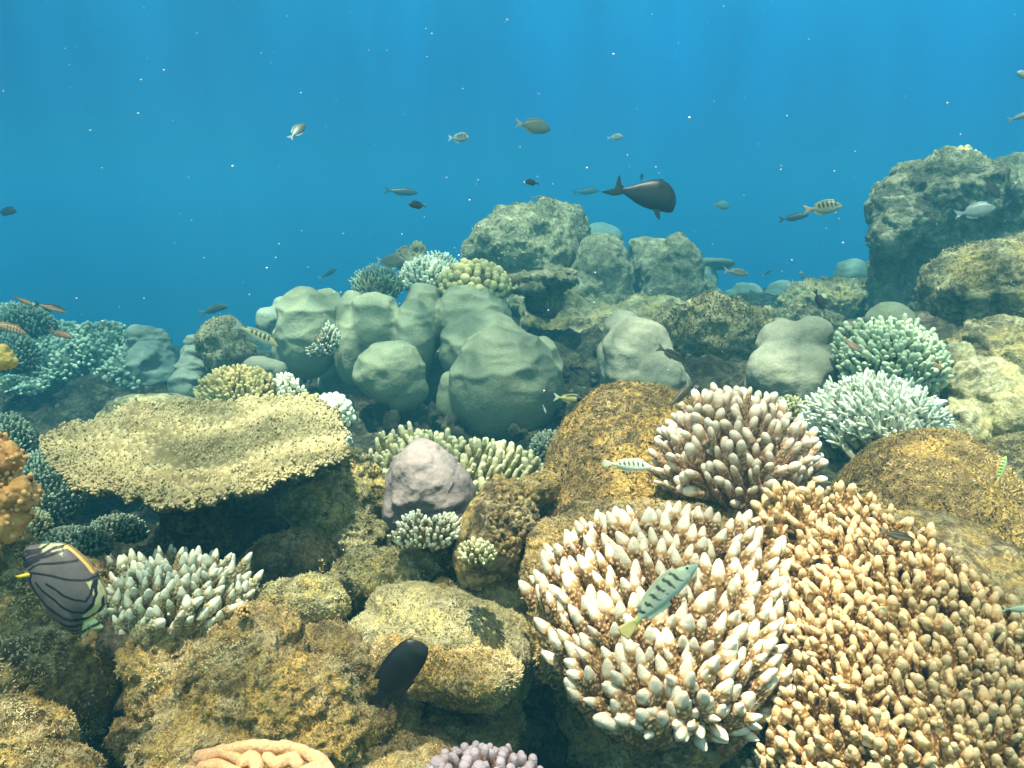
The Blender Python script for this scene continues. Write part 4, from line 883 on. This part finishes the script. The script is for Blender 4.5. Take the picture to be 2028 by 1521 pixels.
SLIM = dict(top=[(0, .035), (.12, .045), (.35, .10), (.6, .135), (.8, .115), (.93, .06), (1, .005)], bot=[(0, -.035), (.12, -.045), (.35, -.10), (.6, -.13), (.8, -.10), (.93, -.05), (1, -.015)], wid=[(0, .01), (.2, .03), (.6, .065), (.85, .055), (1, .005)])
OVAL = dict(top=[(0, .045), (.1, .06), (.3, .17), (.55, .23), (.78, .19), (.92, .10), (1, .01)], bot=[(0, -.045), (.1, -.06), (.3, -.17), (.55, -.22), (.78, -.18), (.92, -.09), (1, -.02)], wid=[(0, .012), (.2, .035), (.55, .08), (.85, .065), (1, .006)])
def make_fish(name, label, cat, px, py, d, lpx, ang, shape, colf, left=False, yaw=0, fincol=(.5, .5, .4), tail='fork', group=None, fins=True, dark=False, bend=0.0, roll=0, eyes=True, tailcol=None):
    """lpx: body length in the photograph's pixels (with the tail)"""
    rf = random.Random(int(px*7 + py)); yaw = yaw or (rf.choice((-1, 1))*rf.uniform(8, 26) if lpx < 100 else 0)
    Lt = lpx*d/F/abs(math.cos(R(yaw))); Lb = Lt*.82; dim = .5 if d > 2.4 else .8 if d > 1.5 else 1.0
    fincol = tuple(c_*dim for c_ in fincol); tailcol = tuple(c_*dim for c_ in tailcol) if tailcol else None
    sh = {'slim': SLIM, 'oval': OVAL}[shape] if isinstance(shape, str) else shape
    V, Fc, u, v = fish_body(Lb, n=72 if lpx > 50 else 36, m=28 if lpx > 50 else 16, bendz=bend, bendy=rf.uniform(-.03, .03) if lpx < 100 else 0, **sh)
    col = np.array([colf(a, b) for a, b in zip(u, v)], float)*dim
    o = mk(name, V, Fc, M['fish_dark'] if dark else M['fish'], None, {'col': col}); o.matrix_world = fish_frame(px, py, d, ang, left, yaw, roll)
    tag(o, label, cat, group)
    fm = 'fish_dark' if dark else 'fish'; fc = None if dark else fincol; tcol = None if dark else (tailcol or fincol)
    bz = bend; h0 = sh['top'][0][1]
    if tail == 'fork': tp_ = [(-.47, h0 + bz), (-.60, .11 + bz), (-.72, .17 + bz), (-.66, .06 + bz), (-.62, bz), (-.66, -.06 + bz), (-.72, -.17 + bz), (-.60, -.11 + bz), (-.47, -h0 + bz)]
    elif tail == 'fan': tp_ = [(-.47, h0 + bz), (-.58, .07 + bz), (-.70, .10 + bz), (-.72, 0 + bz), (-.70, -.10 + bz), (-.58, -.07 + bz), (-.47, -h0 + bz)]
    else: tp_ = [(-.46, h0 + bz), (-.55, .12 + bz), (-.575, .22 + bz), (-.615, .275 + bz), (-.625, .20 + bz), (-.61, .05 + bz), (-.66, -.04 + bz), (-.90, -.10 + bz), (-.64, -.13 + bz), (-.50, -.08 + bz), (-.46, -h0 + bz)]
    fin('tail_fin', tp_, Lb, fm, o, tcol)
    if fins:
        top, bot = dict(sh['top']), dict(sh['bot']); it = lambda x: np.interp(x, [p[0] for p in sh['top']], [p[1] for p in sh['top']]) ; ib = lambda x: np.interp(x, [p[0] for p in sh['bot']], [p[1] for p in sh['bot']])
        xs = np.linspace(.14, .78, 9); hgt = .055 if shape == 'slim' else .06
        z_ = lambda x: bz*((x - .5)*2)**2
        fin('dorsal_fin', [(x - .5, it(x) - .02 + z_(x)) for x in xs[::-1]] + [(x - .515, it(x) + hgt*(1 - .3*(x - .14)) + z_(x)) for x in xs], Lb, fm, o, fc)
        xs = np.linspace(.14, .48, 6)
        fin('anal_fin', [(x - .5, ib(x) + .02 + z_(x)) for x in xs[::-1]] + [(x - .52, ib(x) - hgt + z_(x)) for x in xs], Lb, fm, o, fc)
        wv = .06
        for sg in (1, -1):
            fin('pectoral_fin', [(.22, -.02), (.20, -.05), (.06, -.12), (.03, -.07), (.10, -.02)], Lb, fm, o, fc, .003, sg*.062, ((.22, 0, -.03), 22*sg, 'Z'))
        if eyes: eye(Lb, .385, .035 if shape == 'slim' else .05, .040, .016, o)
    return o
def cmix(a, b, t): return tuple(x*(1 - t) + y*t for x, y in zip(a, b))
def bars(base_top, base_bot, bar, centers, width, tail=None, vmin=-.3, head=None):
    def f(u, v):
        c = cmix(base_bot, base_top, float(sstep(-.7, .6, v)))
        for k in centers:
            if abs(u - k + .03*v) < width*(1 - .45*(v < .1)) and v > vmin: c = bar
        if tail and u < .08: c = tail
        if head and u > .86: c = cmix(c, head, .6)
        return c
    return f
plain = lambda top, bot: (lambda u, v: cmix(bot, top, float(sstep(-.6, .5, v))))
BK = (.02, .025, .03)
SIL, OLV = (.62, .66, .58), (.30, .34, .22)
b6 = [.22, .34, .46, .58, .70, .82]

# striped wrasse over the white-tipped coral (head upper right)
make_fish('wrasse', 'pale green striped wrasse swimming diagonally over the great white-tipped coral', 'fish', 1316, 1172, .68, 205, 43, 'slim',
          bars((.36, .44, .30), (.66, .70, .58), (.03, .05, .05), [.16, .27, .385, .50, .62, .73], .020, (.62, .58, .20), -.25, (.16, .34, .30)), tail='fan', tailcol=(.66, .55, .20), fincol=(.52, .55, .40), bend=-.03)
make_fish('wrasse', 'silvery barred wrasse gliding in front of the left golden dome', 'fish', 1252, 922, 1.12, 96, -3, 'slim',
          bars((.34, .40, .30), (.72, .76, .66), (.04, .06, .05), [.22, .33, .44, .55, .66, .77], .022, (.5, .52, .36), 0), tail='fan', fincol=(.55, .58, .45))
make_fish('wrasse', 'yellow-green barred wrasse diving steeply before the dark boulder at the right', 'fish', 1984, 928, 1.05, 68, 62, 'slim',
          bars((.50, .55, .12), (.55, .62, .40), (.03, .20, .10), b6, .03, None, -.1), tail='fan', fincol=(.60, .35, .08), yaw=15)
make_fish('damselfish', 'barred silver fish above the left end of the giant boulder coral', 'fish', 514, 667, 2.2, 94, -27, 'slim',
          bars((.60, .52, .16), (.66, .70, .62), (.03, .04, .05), [.30, .41, .52, .63, .74], .025, None, -.2), fincol=(.45, .50, .42))
make_fish('damselfish', 'striped fish with orange tail swimming left of the overhanging tower', 'fish', 1636, 411, 2.6, 66, 2, 'oval',
          bars((.46, .43, .18), (.66, .65, .52), BK, [.30, .43, .56, .69, .82], .033, (.75, .35, .15), -.15), fincol=(.60, .55, .30), tailcol=(.72, .42, .2))
make_fish('damselfish', 'striped pale fish hovering just before the small plate-shaped coral', 'fish', 1462, 540, 2.8, 56, -4, 'slim',
          bars((.50, .50, .30), (.85, .80, .66), BK, [.34, .45, .56, .67, .78], .03, None, 0), fincol=(.6, .6, .5))
make_fish('damselfish', 'little black-and-white striped fish high in the open water at centre', 'fish', 912, 273, 3.4, 44, -6, 'oval',
          bars((.45, .55, .50), (.55, .66, .62), BK, [.38, .52, .66, .8], .045, None, 0), fincol=(.75, .85, .85))
make_fish('damselfish', 'faint striped fish in the blue right of the pale surgeonfish', 'fish', 1221, 272, 4.6, 32, 0, 'oval', bars((.35, .45, .42), (.40, .5, .5), BK, [.4, .55, .7, .85], .04), fincol=(.4, .5, .5))
make_fish('surgeonfish', 'pale olive fish with forked white tail high in the open water', 'fish', 1062, 251, 3.2, 72, -3, 'oval', plain((.24, .26, .15), (.38, .38, .24)), fincol=(.35, .36, .24), tailcol=(.6, .65, .65))
make_fish('surgeonfish', 'grey fish with forked tail above the dark green bush', 'fish', 778, 517, 3.0, 62, -4, 'oval', plain((.20, .22, .16), (.36, .36, .26)), fincol=(.4, .42, .34), tailcol=(.6, .68, .66))
make_fish('surgeonfish', 'silvery fish with forked tail in front of the overhanging tower', 'fish', 1938, 417, 2.7, 68, 8, 'oval', plain((.36, .42, .38), (.58, .64, .60)), fincol=(.6, .66, .62))
make_fish('parrotfish', 'small grey fish nosing upward alone in the blue at the upper left', 'fish', 591, 257, 3.0, 46, 62, 'oval', plain((.26, .27, .2), (.15, .16, .12)), fincol=(.25, .28, .25), yaw=35)
# the big dark fish with a lunate tail
BIG = dict(top=[(0, .045), (.08, .07), (.3, .19), (.5, .28), (.65, .315), (.8, .28), (.92, .17), (.98, .06), (1, -.02)], bot=[(0, -.05), (.1, -.10), (.3, -.20), (.55, -.26), (.8, -.265), (.93, -.26), (.985, -.22), (1, -.10)], wid=[(0, .015), (.2, .05), (.6, .11), (.85, .10), (1, .015)])
bf = make_fish('surgeonfish', 'big black fish with crescent tail over the central dome', 'fish', 1286, 386, 2.5, 132, -10, BIG, plain((0, 0, 0), (0, 0, 0)), dark=True, tail='lunate', fins=False)
Lb = 132*2.5/F*.82
fin('pectoral_fin', [(.22, -.20), (.26, -.36), (.255, -.43), (.18, -.37), (.08, -.22)], Lb, 'fish_dark', bf, None, .008, -.03)
fin('anal_fin', [(-.02, -.20), (-.14, -.215), (-.06, -.245), (.12, -.235)], Lb, 'fish_dark', bf, None, .006)
fin('dorsal_fin', [(-.36, .06), (.0, .24), (.2, .28), (.2, .33), (.0, .295), (-.36, .10)], Lb, 'fish_dark', bf, None, .006)
# tilted black fish near the bottom
KF = dict(top=[(0, .14), (.1, .18), (.25, .25), (.5, .31), (.75, .31), (.88, .26), (.95, .17), (1, .05)], bot=[(0, -.12), (.12, -.19), (.3, -.25), (.5, -.25), (.75, -.22), (.9, -.17), (1, -.09)], wid=[(0, .015), (.2, .05), (.6, .10), (.85, .085), (1, .01)])
kf = make_fish('surgeonfish', 'jet black fish tilted head-up over the golden mushroom-shaped lobe', 'fish', 800, 1322, .80, 150, 50, KF, plain((0, 0, 0), (0, 0, 0)), dark=True, tail='fan', fins=False)
Lb = 150*.8/F*.82
fin('dorsal_fin', [(-.36, .14), (-.1, .24), (.15, .27), (.16, .33), (-.1, .325), (-.33, .29), (-.46, .27)], Lb, 'fish_dark', kf, None, .006)
fin('anal_fin', [(-.38, -.12), (-.1, -.23), (-.04, -.28), (-.3, -.28), (-.48, -.25)], Lb, 'fish_dark', kf, None, .006)
fin('pectoral_fin', [(.16, -.02), (.12, -.09), (-.02, -.13), (.02, -.05)], Lb, 'fish_dark', kf, None, .004, -.10, ((.16, 0, -.03), -22, 'Z'))
eye(Lb, .40, .06, .055, .018, kf)
dk = lambda: plain((.02, .02, .025), (.04, .035, .04))
make_fish('damselfish', 'small black fish facing left above the brown knobbly rock', 'fish', 824, 406, 2.6, 36, 0, 'oval', dk(), True, fincol=(.03, .03, .03), tailcol=(.25, .22, .15))
make_fish('damselfish', 'small dark fish facing left directly above the central dome', 'fish', 1051, 361, 3.0, 30, 4, 'oval', dk(), True, fincol=(.03, .03, .03))
make_fish('damselfish', 'tiny pale fish skimming the top of the central dome', 'fish', 1066, 390, 3.2, 24, 0, 'slim', plain((.4, .45, .3), (.6, .62, .5)), fins=False)
make_fish('parrotfish', 'dim grey fish fading into the blue above the small black fish', 'fish', 800, 380, 6.0, 66, -3, 'slim', plain((.08, .10, .10), (.14, .16, .16)), fincol=(.1, .12, .12))
make_fish('parrotfish', 'barely visible long fish behind the tail of the big black fish', 'fish', 1165, 379, 7.5, 56, 6, 'slim', plain((.10, .12, .14), (.2, .22, .22)), fincol=(.1, .12, .12))
make_fish('damselfish', 'tiny dark fish seen end-on behind the back of the big black fish', 'fish', 1271, 350, 5.0, 16, 85, 'oval', plain((.05, .05, .06), (.08, .08, .08)), fins=False)
make_fish('parrotfish', 'shadowy fish swimming just left of the orange-tailed striped one', 'fish', 1577, 430, 4.6, 56, 6, 'slim', plain((.05, .06, .07), (.10, .11, .12)), fincol=(.06, .07, .08))
make_fish('damselfish', 'faint pale fish in the blue between the black fish and the striped one', 'fish', 1432, 407, 6.5, 40, 0, 'oval', plain((.3, .36, .34), (.5, .5, .5)))
make_fish('parrotfish', 'dark hazy fish cut by the left edge in open water', 'fish', 16, 419, 4.2, 62, -3, 'slim', plain((.04, .05, .06), (.06, .07, .08)), fincol=(.05, .05, .06))
make_fish('damselfish', 'dark plum fish hanging nose-down above the pale dome coral', 'fish', 1624, 597, 2.4, 44, -62, 'oval', plain((.10, .03, .035), (.07, .025, .03)), fincol=(.06, .03, .03))
make_fish('damselfish', 'brown fish hovering before the left side of the bushy green coral', 'fish', 1690, 686, 1.75, 34, -40, 'oval', plain((.16, .10, .06), (.36, .22, .12)), fincol=(.2, .13, .08))
make_fish('damselfish', 'dark fish over the reef crest left of the turquoise dome', 'fish', 1594, 550, 4.2, 26, -60, 'oval', plain((.05, .05, .05), (.07, .06, .06)), fins=False)
make_fish('damselfish', 'faint blue fish over the reef crest right of the striped pale fish', 'fish', 1520, 540, 5.6, 24, 30, 'slim', plain((.05, .08, .10), (.10, .14, .16)), fins=False)
make_fish('surgeonfish', 'dark brown fish hugging the right face of the overhanging tower', 'fish', 1967, 376, 3.0, 50, -60, 'oval', plain((.06, .05, .045), (.14, .09, .06)), fincol=(.1, .08, .06))
make_fish('parrotfish', 'faint dark fish in the blue left of the dark green bush', 'fish', 652, 541, 6.5, 44, 25, 'slim', plain((.05, .07, .08), (.10, .12, .13)), fins=False)
make_fish('wrasse', 'slim arched fish fading over the ball-shaped coral head', 'fish', 428, 611, 4.0, 66, 12, 'slim', plain((.10, .14, .14), (.12, .16, .16)), bend=-.05, fincol=(.2, .25, .25))
OR = lambda: (lambda u, v: cmix((.66, .44, .26), (.035, .03, .03) if u > .45 else (.42, .18, .05), float(sstep(.25, .55, v))) if v > -.2 else (.72, .60, .42))
make_fish('anthias', 'orange fish with black back leading the group at the left edge', 'fish', 105, 611, 1.9, 56, -16, 'slim', OR(), fincol=(.10, .07, .05), tailcol=(.10, .10, .06), group='orange fish at the left edge')
make_fish('anthias', 'smallest orange fish, uppermost of the group at the left edge', 'fish', 50, 598, 2.1, 34, -28, 'slim', plain((.45, .2, .07), (.66, .45, .28)), fincol=(.3, .2, .1), group='orange fish at the left edge')
make_fish('anthias', 'plain rust-brown fish, lowest and rightmost of the left-edge group', 'fish', 124, 663, 1.9, 54, -20, 'slim', plain((.40, .20, .10), (.50, .30, .18)), fincol=(.3, .2, .12), group='orange fish at the left edge')
make_fish('damselfish', 'orange fish with white belly bars cut by the left edge', 'fish', 22, 651, 1.7, 70, -22, 'slim', bars((.50, .24, .08), (.80, .72, .55), (.12, .09, .06), [.4, .5, .6, .7, .8], .022, None, -.8), fincol=(.4, .25, .12), group='orange fish at the left edge')
SW = lambda: plain((.05, .045, .03), (.42, .34, .16))
make_fish('wrasse', 'dark slender fish crossing the striped boulder coral', 'fish', 1334, 704, 1.7, 66, -26, 'slim', plain((.04, .045, .03), (.40, .30, .20)), fincol=(.25, .22, .12))
make_fish('wrasse', 'yellow-white slender fish with a black snout right of the giant boulder coral', 'fish', 1131, 789, 1.8, 58, -4, 'slim', (lambda u, v: BK if (u > .75 or (v > .5 and u > .3)) else (.75, .66, .22)), fincol=(.6, .55, .25), tailcol=(.85, .82, .6))
make_fish('wrasse', 'dark slender fish touching the left side of the pinkish finger coral', 'fish', 1350, 783, 1.2, 64, 40, 'slim', plain((.03, .03, .02), (.07, .06, .03)), fincol=(.12, .10, .05), tailcol=(.08, .06, .04))
make_fish('damselfish', 'small black-backed fish above the beige coral', 'fish', 1782, 1062, .78, 64, -14, 'slim', plain((.02, .02, .015), (.30, .24, .15)), fincol=(.08, .07, .05), tailcol=(.2, .17, .10))
make_fish('damselfish', 'tiny white fish near the lower right edge of the giant boulder coral', 'fish', 1079, 812, 2.2, 20, -70, 'slim', plain((.6, .6, .5), (.85, .85, .8)), fins=False)
make_fish('damselfish', 'pale fish cut by the upper right edge, the higher of the two', 'fish', 2026, 149, 2.6, 40, 12, 'oval', plain((.5, .55, .45), (.55, .6, .5)), True)
make_fish('damselfish', 'pale blue fish cut by the upper right edge, the lower of the two', 'fish', 2026, 229, 2.8, 42, 14, 'slim', plain((.35, .45, .48), (.45, .55, .55)))
make_fish('wrasse', 'pale green fish tip at the right edge over the beige coral', 'fish', 2022, 1206, .75, 60, 2, 'slim', plain((.35, .45, .30), (.5, .55, .42)), fincol=(.4, .5, .35))

# the disc-shaped striped butterflyfish: outline and stripes laid out in its own side plane
bz = [(328, 250), (395, 195), (520, 178), (660, 168), (800, 165), (880, 185), (960, 240), (1050, 320), (1150, 425), (1240, 540), (1305, 640), (1360, 745), (1390, 860), (1385, 975), (1335, 1055), (1260, 1105), (1215, 1140),
      (1150, 1170), (1085, 1190), (1070, 1260), (1045, 1370), (1020, 1385), (960, 1350), (860, 1270), (740, 1150), (650, 1060), (600, 955), (540, 880), (460, 780), (400, 680), (365, 600), (345, 520), (328, 400)]
bs = 6.612; bcx, bcy = 860.0, 740.0; bd = .74; kpx = bd/F/bs
bo = closed_curve(np.array([((x - bcx)*kpx, (bcy - y)*kpx) for x, y in bz]), 220)
for _ in range(2): bo = (np.roll(bo, 1, 0) + 2*bo + np.roll(bo, -1, 0))/4
nR = 70; sR = np.linspace(0, 1, nR)**.8
PXZ = (bo[None]*sR[:, None, None]).reshape(-1, 2)
thk = .016*np.sqrt(np.clip(1 - (np.repeat(sR, 220))**2.2, 0, 1)) + .0006
def seg_dist(p, pl_):
    best = np.full(len(p), 1e9)
    for a_, b_ in zip(pl_[:-1], pl_[1:]):
        a_, b_ = np.array(a_, float), np.array(b_, float); ab = b_ - a_; t_ = np.clip(((p - a_) @ ab)/(ab @ ab), 0, 1)
        best = np.minimum(best, np.linalg.norm(p - a_ - t_[:, None]*ab, axis=1))
    return best
zp = np.stack([PXZ[:, 0]/kpx + bcx, bcy - PXZ[:, 1]/kpx], 1)
colb = np.tile(np.array([.12, .105, .105]), (len(zp), 1))
edge = seg_dist(zp, bz + bz[:1])
rear = (zp[:, 0] > 600)
cream = np.array([.55, .52, .28])
def setc(mask, c): colb[mask] = c
setc((edge < 85) & (zp[:, 0] > 1150) & (zp[:, 1] > 640), cream)
setc((zp[:, 1] < 330) & (zp[:, 0] > 560) & (zp[:, 0] < 900) & (edge < 95), np.array([.42, .42, .26]))
setc(seg_dist(zp, [(640, 1040), (760, 1160), (900, 1290), (1040, 1370)]) < 24, np.array([.50, .42, .12]))
setc(seg_dist(zp, [(340, 560), (400, 680), (480, 800), (590, 930)]) < 42, np.array([.50, .26, .04]))
setc(seg_dist(zp, [(880, 190), (970, 245), (1060, 330), (1160, 430), (1250, 545)]) < 15, np.array([.80, .48, .16]))
setc(seg_dist(zp, [(340, 580), (420, 540), (500, 545)]) < 30, np.array([.42, .34, .05]))
for pl_, wd_ in (([(345, 290), (400, 255), (520, 240), (600, 225), (650, 185)], 17), ([(350, 340), (460, 280), (600, 250)], 26), ([(350, 400), (500, 330), (640, 290), (760, 215), (860, 200)], 20),
                 ([(360, 440), (470, 390), (600, 330), (700, 310), (880, 245)], 20), ([(350, 480), (440, 440), (520, 400), (610, 350)], 20), ([(480, 490), (560, 430), (640, 400), (800, 395), (1060, 378)], 15),
                 ([(500, 515), (620, 520), (800, 545), (1000, 600), (1220, 625), (1280, 590)], 15), ([(520, 540), (490, 620), (540, 740), (620, 860), (760, 980), (900, 1070), (1020, 1140), (1180, 1130)], 18),
                 ([(590, 640), (680, 740), (850, 860), (960, 970), (1060, 1025), (1190, 1040), (1290, 930), (1320, 800), (1290, 640)], 15), ([(740, 650), (860, 720), (960, 800), (1100, 860), (1220, 885), (1270, 800), (1280, 650)], 15),
                 ([(620, 1000), (760, 1120), (900, 1190), (1060, 1230)], 22), ([(700, 1120), (860, 1230), (1050, 1290)], 12), ([(860, 1240), (960, 1320), (1050, 1340)], 12), ([(1380, 860), (1375, 970), (1325, 1045), (1200, 1120), (1060, 1165)], 9)):
    setc(seg_dist(zp, pl_) < wd_, np.array([.012, .014, .018]))
nB = len(PXZ); Vb = np.concatenate([np.stack([PXZ[:, 0], -thk, PXZ[:, 1]], 1), np.stack([PXZ[:, 0], thk, PXZ[:, 1]], 1)])
ii, jj = np.meshgrid(np.arange(nR - 1), np.arange(220), indexing='ij'); a = (ii*220 + jj).ravel(); b = (ii*220 + (jj + 1) % 220).ravel()
e0 = (nR - 1)*220 + np.arange(220); e1 = (nR - 1)*220 + (np.arange(220) + 1) % 220
bfly = mk('butterflyfish', Vb, [np.stack([b, a, a + 220, b + 220], 1), np.stack([a, b, b + 220, a + 220], 1) + nB, np.stack([e0, e1, e1 + nB, e0 + nB], 1)], M['fish'], None, {'col': np.concatenate([colb, colb])})
tag(bfly, 'grey disc-shaped butterflyfish with black curved stripes at the lower left', 'fish')
bfly.matrix_world = fish_frame(bcx/bs, 1050 + bcy/bs, bd, 0)
def zl(x, y): return ((x - bcx)*kpx, (bcy - y)*kpx)
fin('tail_fin', [zl(*p) for p in [(1085, 1180), (1200, 1140), (1240, 1150), (1300, 1205), (1358, 1262), (1330, 1292), (1200, 1308), (1130, 1338), (1090, 1425), (1062, 1400)]], 1.0, 'fish', bfly,
    lambda x, z: (.03, .04, .03) if abs(((bcy - z/kpx) - 1240) - (1250 - ((x - .5)/kpx + bcx))*.55) < 22 else (.78, .74, .36), .004)
fin('pelvic_fin', [zl(*p) for p in [(300, 560), (345, 550), (430, 525), (510, 530), (500, 570), (420, 580), (350, 600)]], 1.0, 'fish', bfly, (.55, .42, .04), .004, -.012)
eye(1.0, *zl(415, 330), .0085, .0032, bfly)

# ------------------------------------------------------------------ drifting particles
rs = np.random.RandomState(77); n = 380
dd = .5 + 3.2*rs.rand(n); px = rs.uniform(-60, 2090, n); py = np.where(rs.rand(n) < .72, rs.uniform(-20, 640, n), rs.uniform(500, 1300, n))
c_ = np.array([P(a_, b_, d_) for a_, b_, d_ in zip(px, py, dd)]); r_ = (.35 + 1.5*rs.rand(n)**4)*dd/F*1.1
bm = bmesh.new(); bmesh.ops.create_icosphere(bm, subdivisions=1, radius=1); me = bpy.data.meshes.new('t'); bm.to_mesh(me); bm.free()
sv = np.array([v.co[:] for v in me.vertices]); sf = np.array([p.vertices[:] for p in me.polygons]); bpy.data.meshes.remove(me)
V = (sv[None]*r_[:, None, None]*np.array([1, 1, 1])*(1 + .5*rs.rand(n, 1, 3)) + c_[:, None, :]).reshape(-1, 3); Fc = (sf[None] + (np.arange(n)*len(sv))[:, None, None]).reshape(-1, 3)
tag(mk('marine_snow', V, [Fc], M['speck']), 'white specks drifting in the open water', 'particles', kind='stuff')

# ------------------------------------------------------------------ water haze
bm = bmesh.new(); bmesh.ops.create_cube(bm, size=1.0); me = bpy.data.meshes.new('haze')
zlo, zhi = -4.4, 2.6
bmesh.ops.transform(bm, matrix=Matrix.Translation((0, 36, (zlo + zhi)/2)) @ Matrix.Diagonal((134, 108, zhi - zlo, 1)), verts=bm.verts); bm.to_mesh(me); bm.free()
hz = link('haze', me); tag(hz, kind='stuff')
hm = bpy.data.materials.new('haze'); hm.use_nodes = True; t = hm.node_tree; t.nodes.clear(); me.materials.append(hm)
o = N(t, 'ShaderNodeOutputMaterial'); pv = N(t, 'ShaderNodeVolumePrincipled'); L(t, pv.outputs[0], o.inputs['Volume'])
pv.inputs['Color'].default_value = (.026, .142, .212, 1); pv.inputs['Density'].default_value = .24
pv.inputs['Absorption Color'].default_value = (.0, .35, .6, 1)
pv.inputs['Anisotropy'].default_value = .2

# ------------------------------------------------------------------ flat sea surface overhead, added as a gobo with a painted caustic pattern
bm = bmesh.new(); bmesh.ops.create_grid(bm, x_segments=2, y_segments=2, size=1.0); me = bpy.data.meshes.new('water_gobo'); bmesh.ops.scale(bm, vec=(70, 70, 1), verts=bm.verts); bm.to_mesh(me); bm.free()
ws = link('water_gobo', me); ws.location = (0, 30, 3.6); tag(ws, kind='structure')
wm = bpy.data.materials.new('water_gobo'); wm.use_nodes = True; t = wm.node_tree; t.nodes.clear(); me.materials.append(wm)
o = N(t, 'ShaderNodeOutputMaterial'); tr = N(t, 'ShaderNodeBsdfTransparent'); L(t, tr.outputs[0], o.inputs[0])
g = N(t, 'ShaderNodeNewGeometry'); nz = N(t, 'ShaderNodeTexNoise'); L(t, g.outputs['Position'], nz.inputs['Vector']); nz.inputs['Scale'].default_value = 1.6; nz.inputs['Detail'].default_value = 2
va = N(t, 'ShaderNodeVectorMath', operation='MULTIPLY_ADD'); L(t, nz.outputs['Color'], va.inputs[0]); va.inputs[1].default_value = (.55, .55, 0); L(t, g.outputs['Position'], va.inputs[2])
vo = N(t, 'ShaderNodeTexVoronoi', feature='DISTANCE_TO_EDGE'); L(t, va.outputs[0], vo.inputs['Vector']); vo.inputs['Scale'].default_value = 3.2
f_ = mrange(t, vo.outputs['Distance'], .02, .22, 1.0, .40)
sp_ = N(t, 'ShaderNodeSeparateXYZ'); L(t, g.outputs['Position'], sp_.inputs[0]); far_ = mrange(t, sp_.outputs[1], 4.0, 8.0)   # caustic pattern fades out where the camera would see the sheet
mf = N(t, 'ShaderNodeMix'); L(t, far_, mf.inputs[0]); L(t, f_, mf.inputs[2]); mf.inputs[3].default_value = .86; f_ = mf.outputs[0]
nb_ = noise(t, g.outputs['Position'], 1.1, 2, .5); lf_ = mrange(t, nb_, .38, .60, .48, 1.0); m2_ = N(t, 'ShaderNodeMix'); L(t, mrange(t, sp_.outputs[1], 6.0, 9.5), m2_.inputs[0]); L(t, lf_, m2_.inputs[2]); m2_.inputs[3].default_value = .84; f_ = math_(t, 'MULTIPLY', f_, m2_.outputs[0])
cc_ = N(t, 'ShaderNodeCombineColor'); [L(t, f_, cc_.inputs[i]) for i in range(3)]; L(t, cc_.outputs[0], tr.inputs[0])
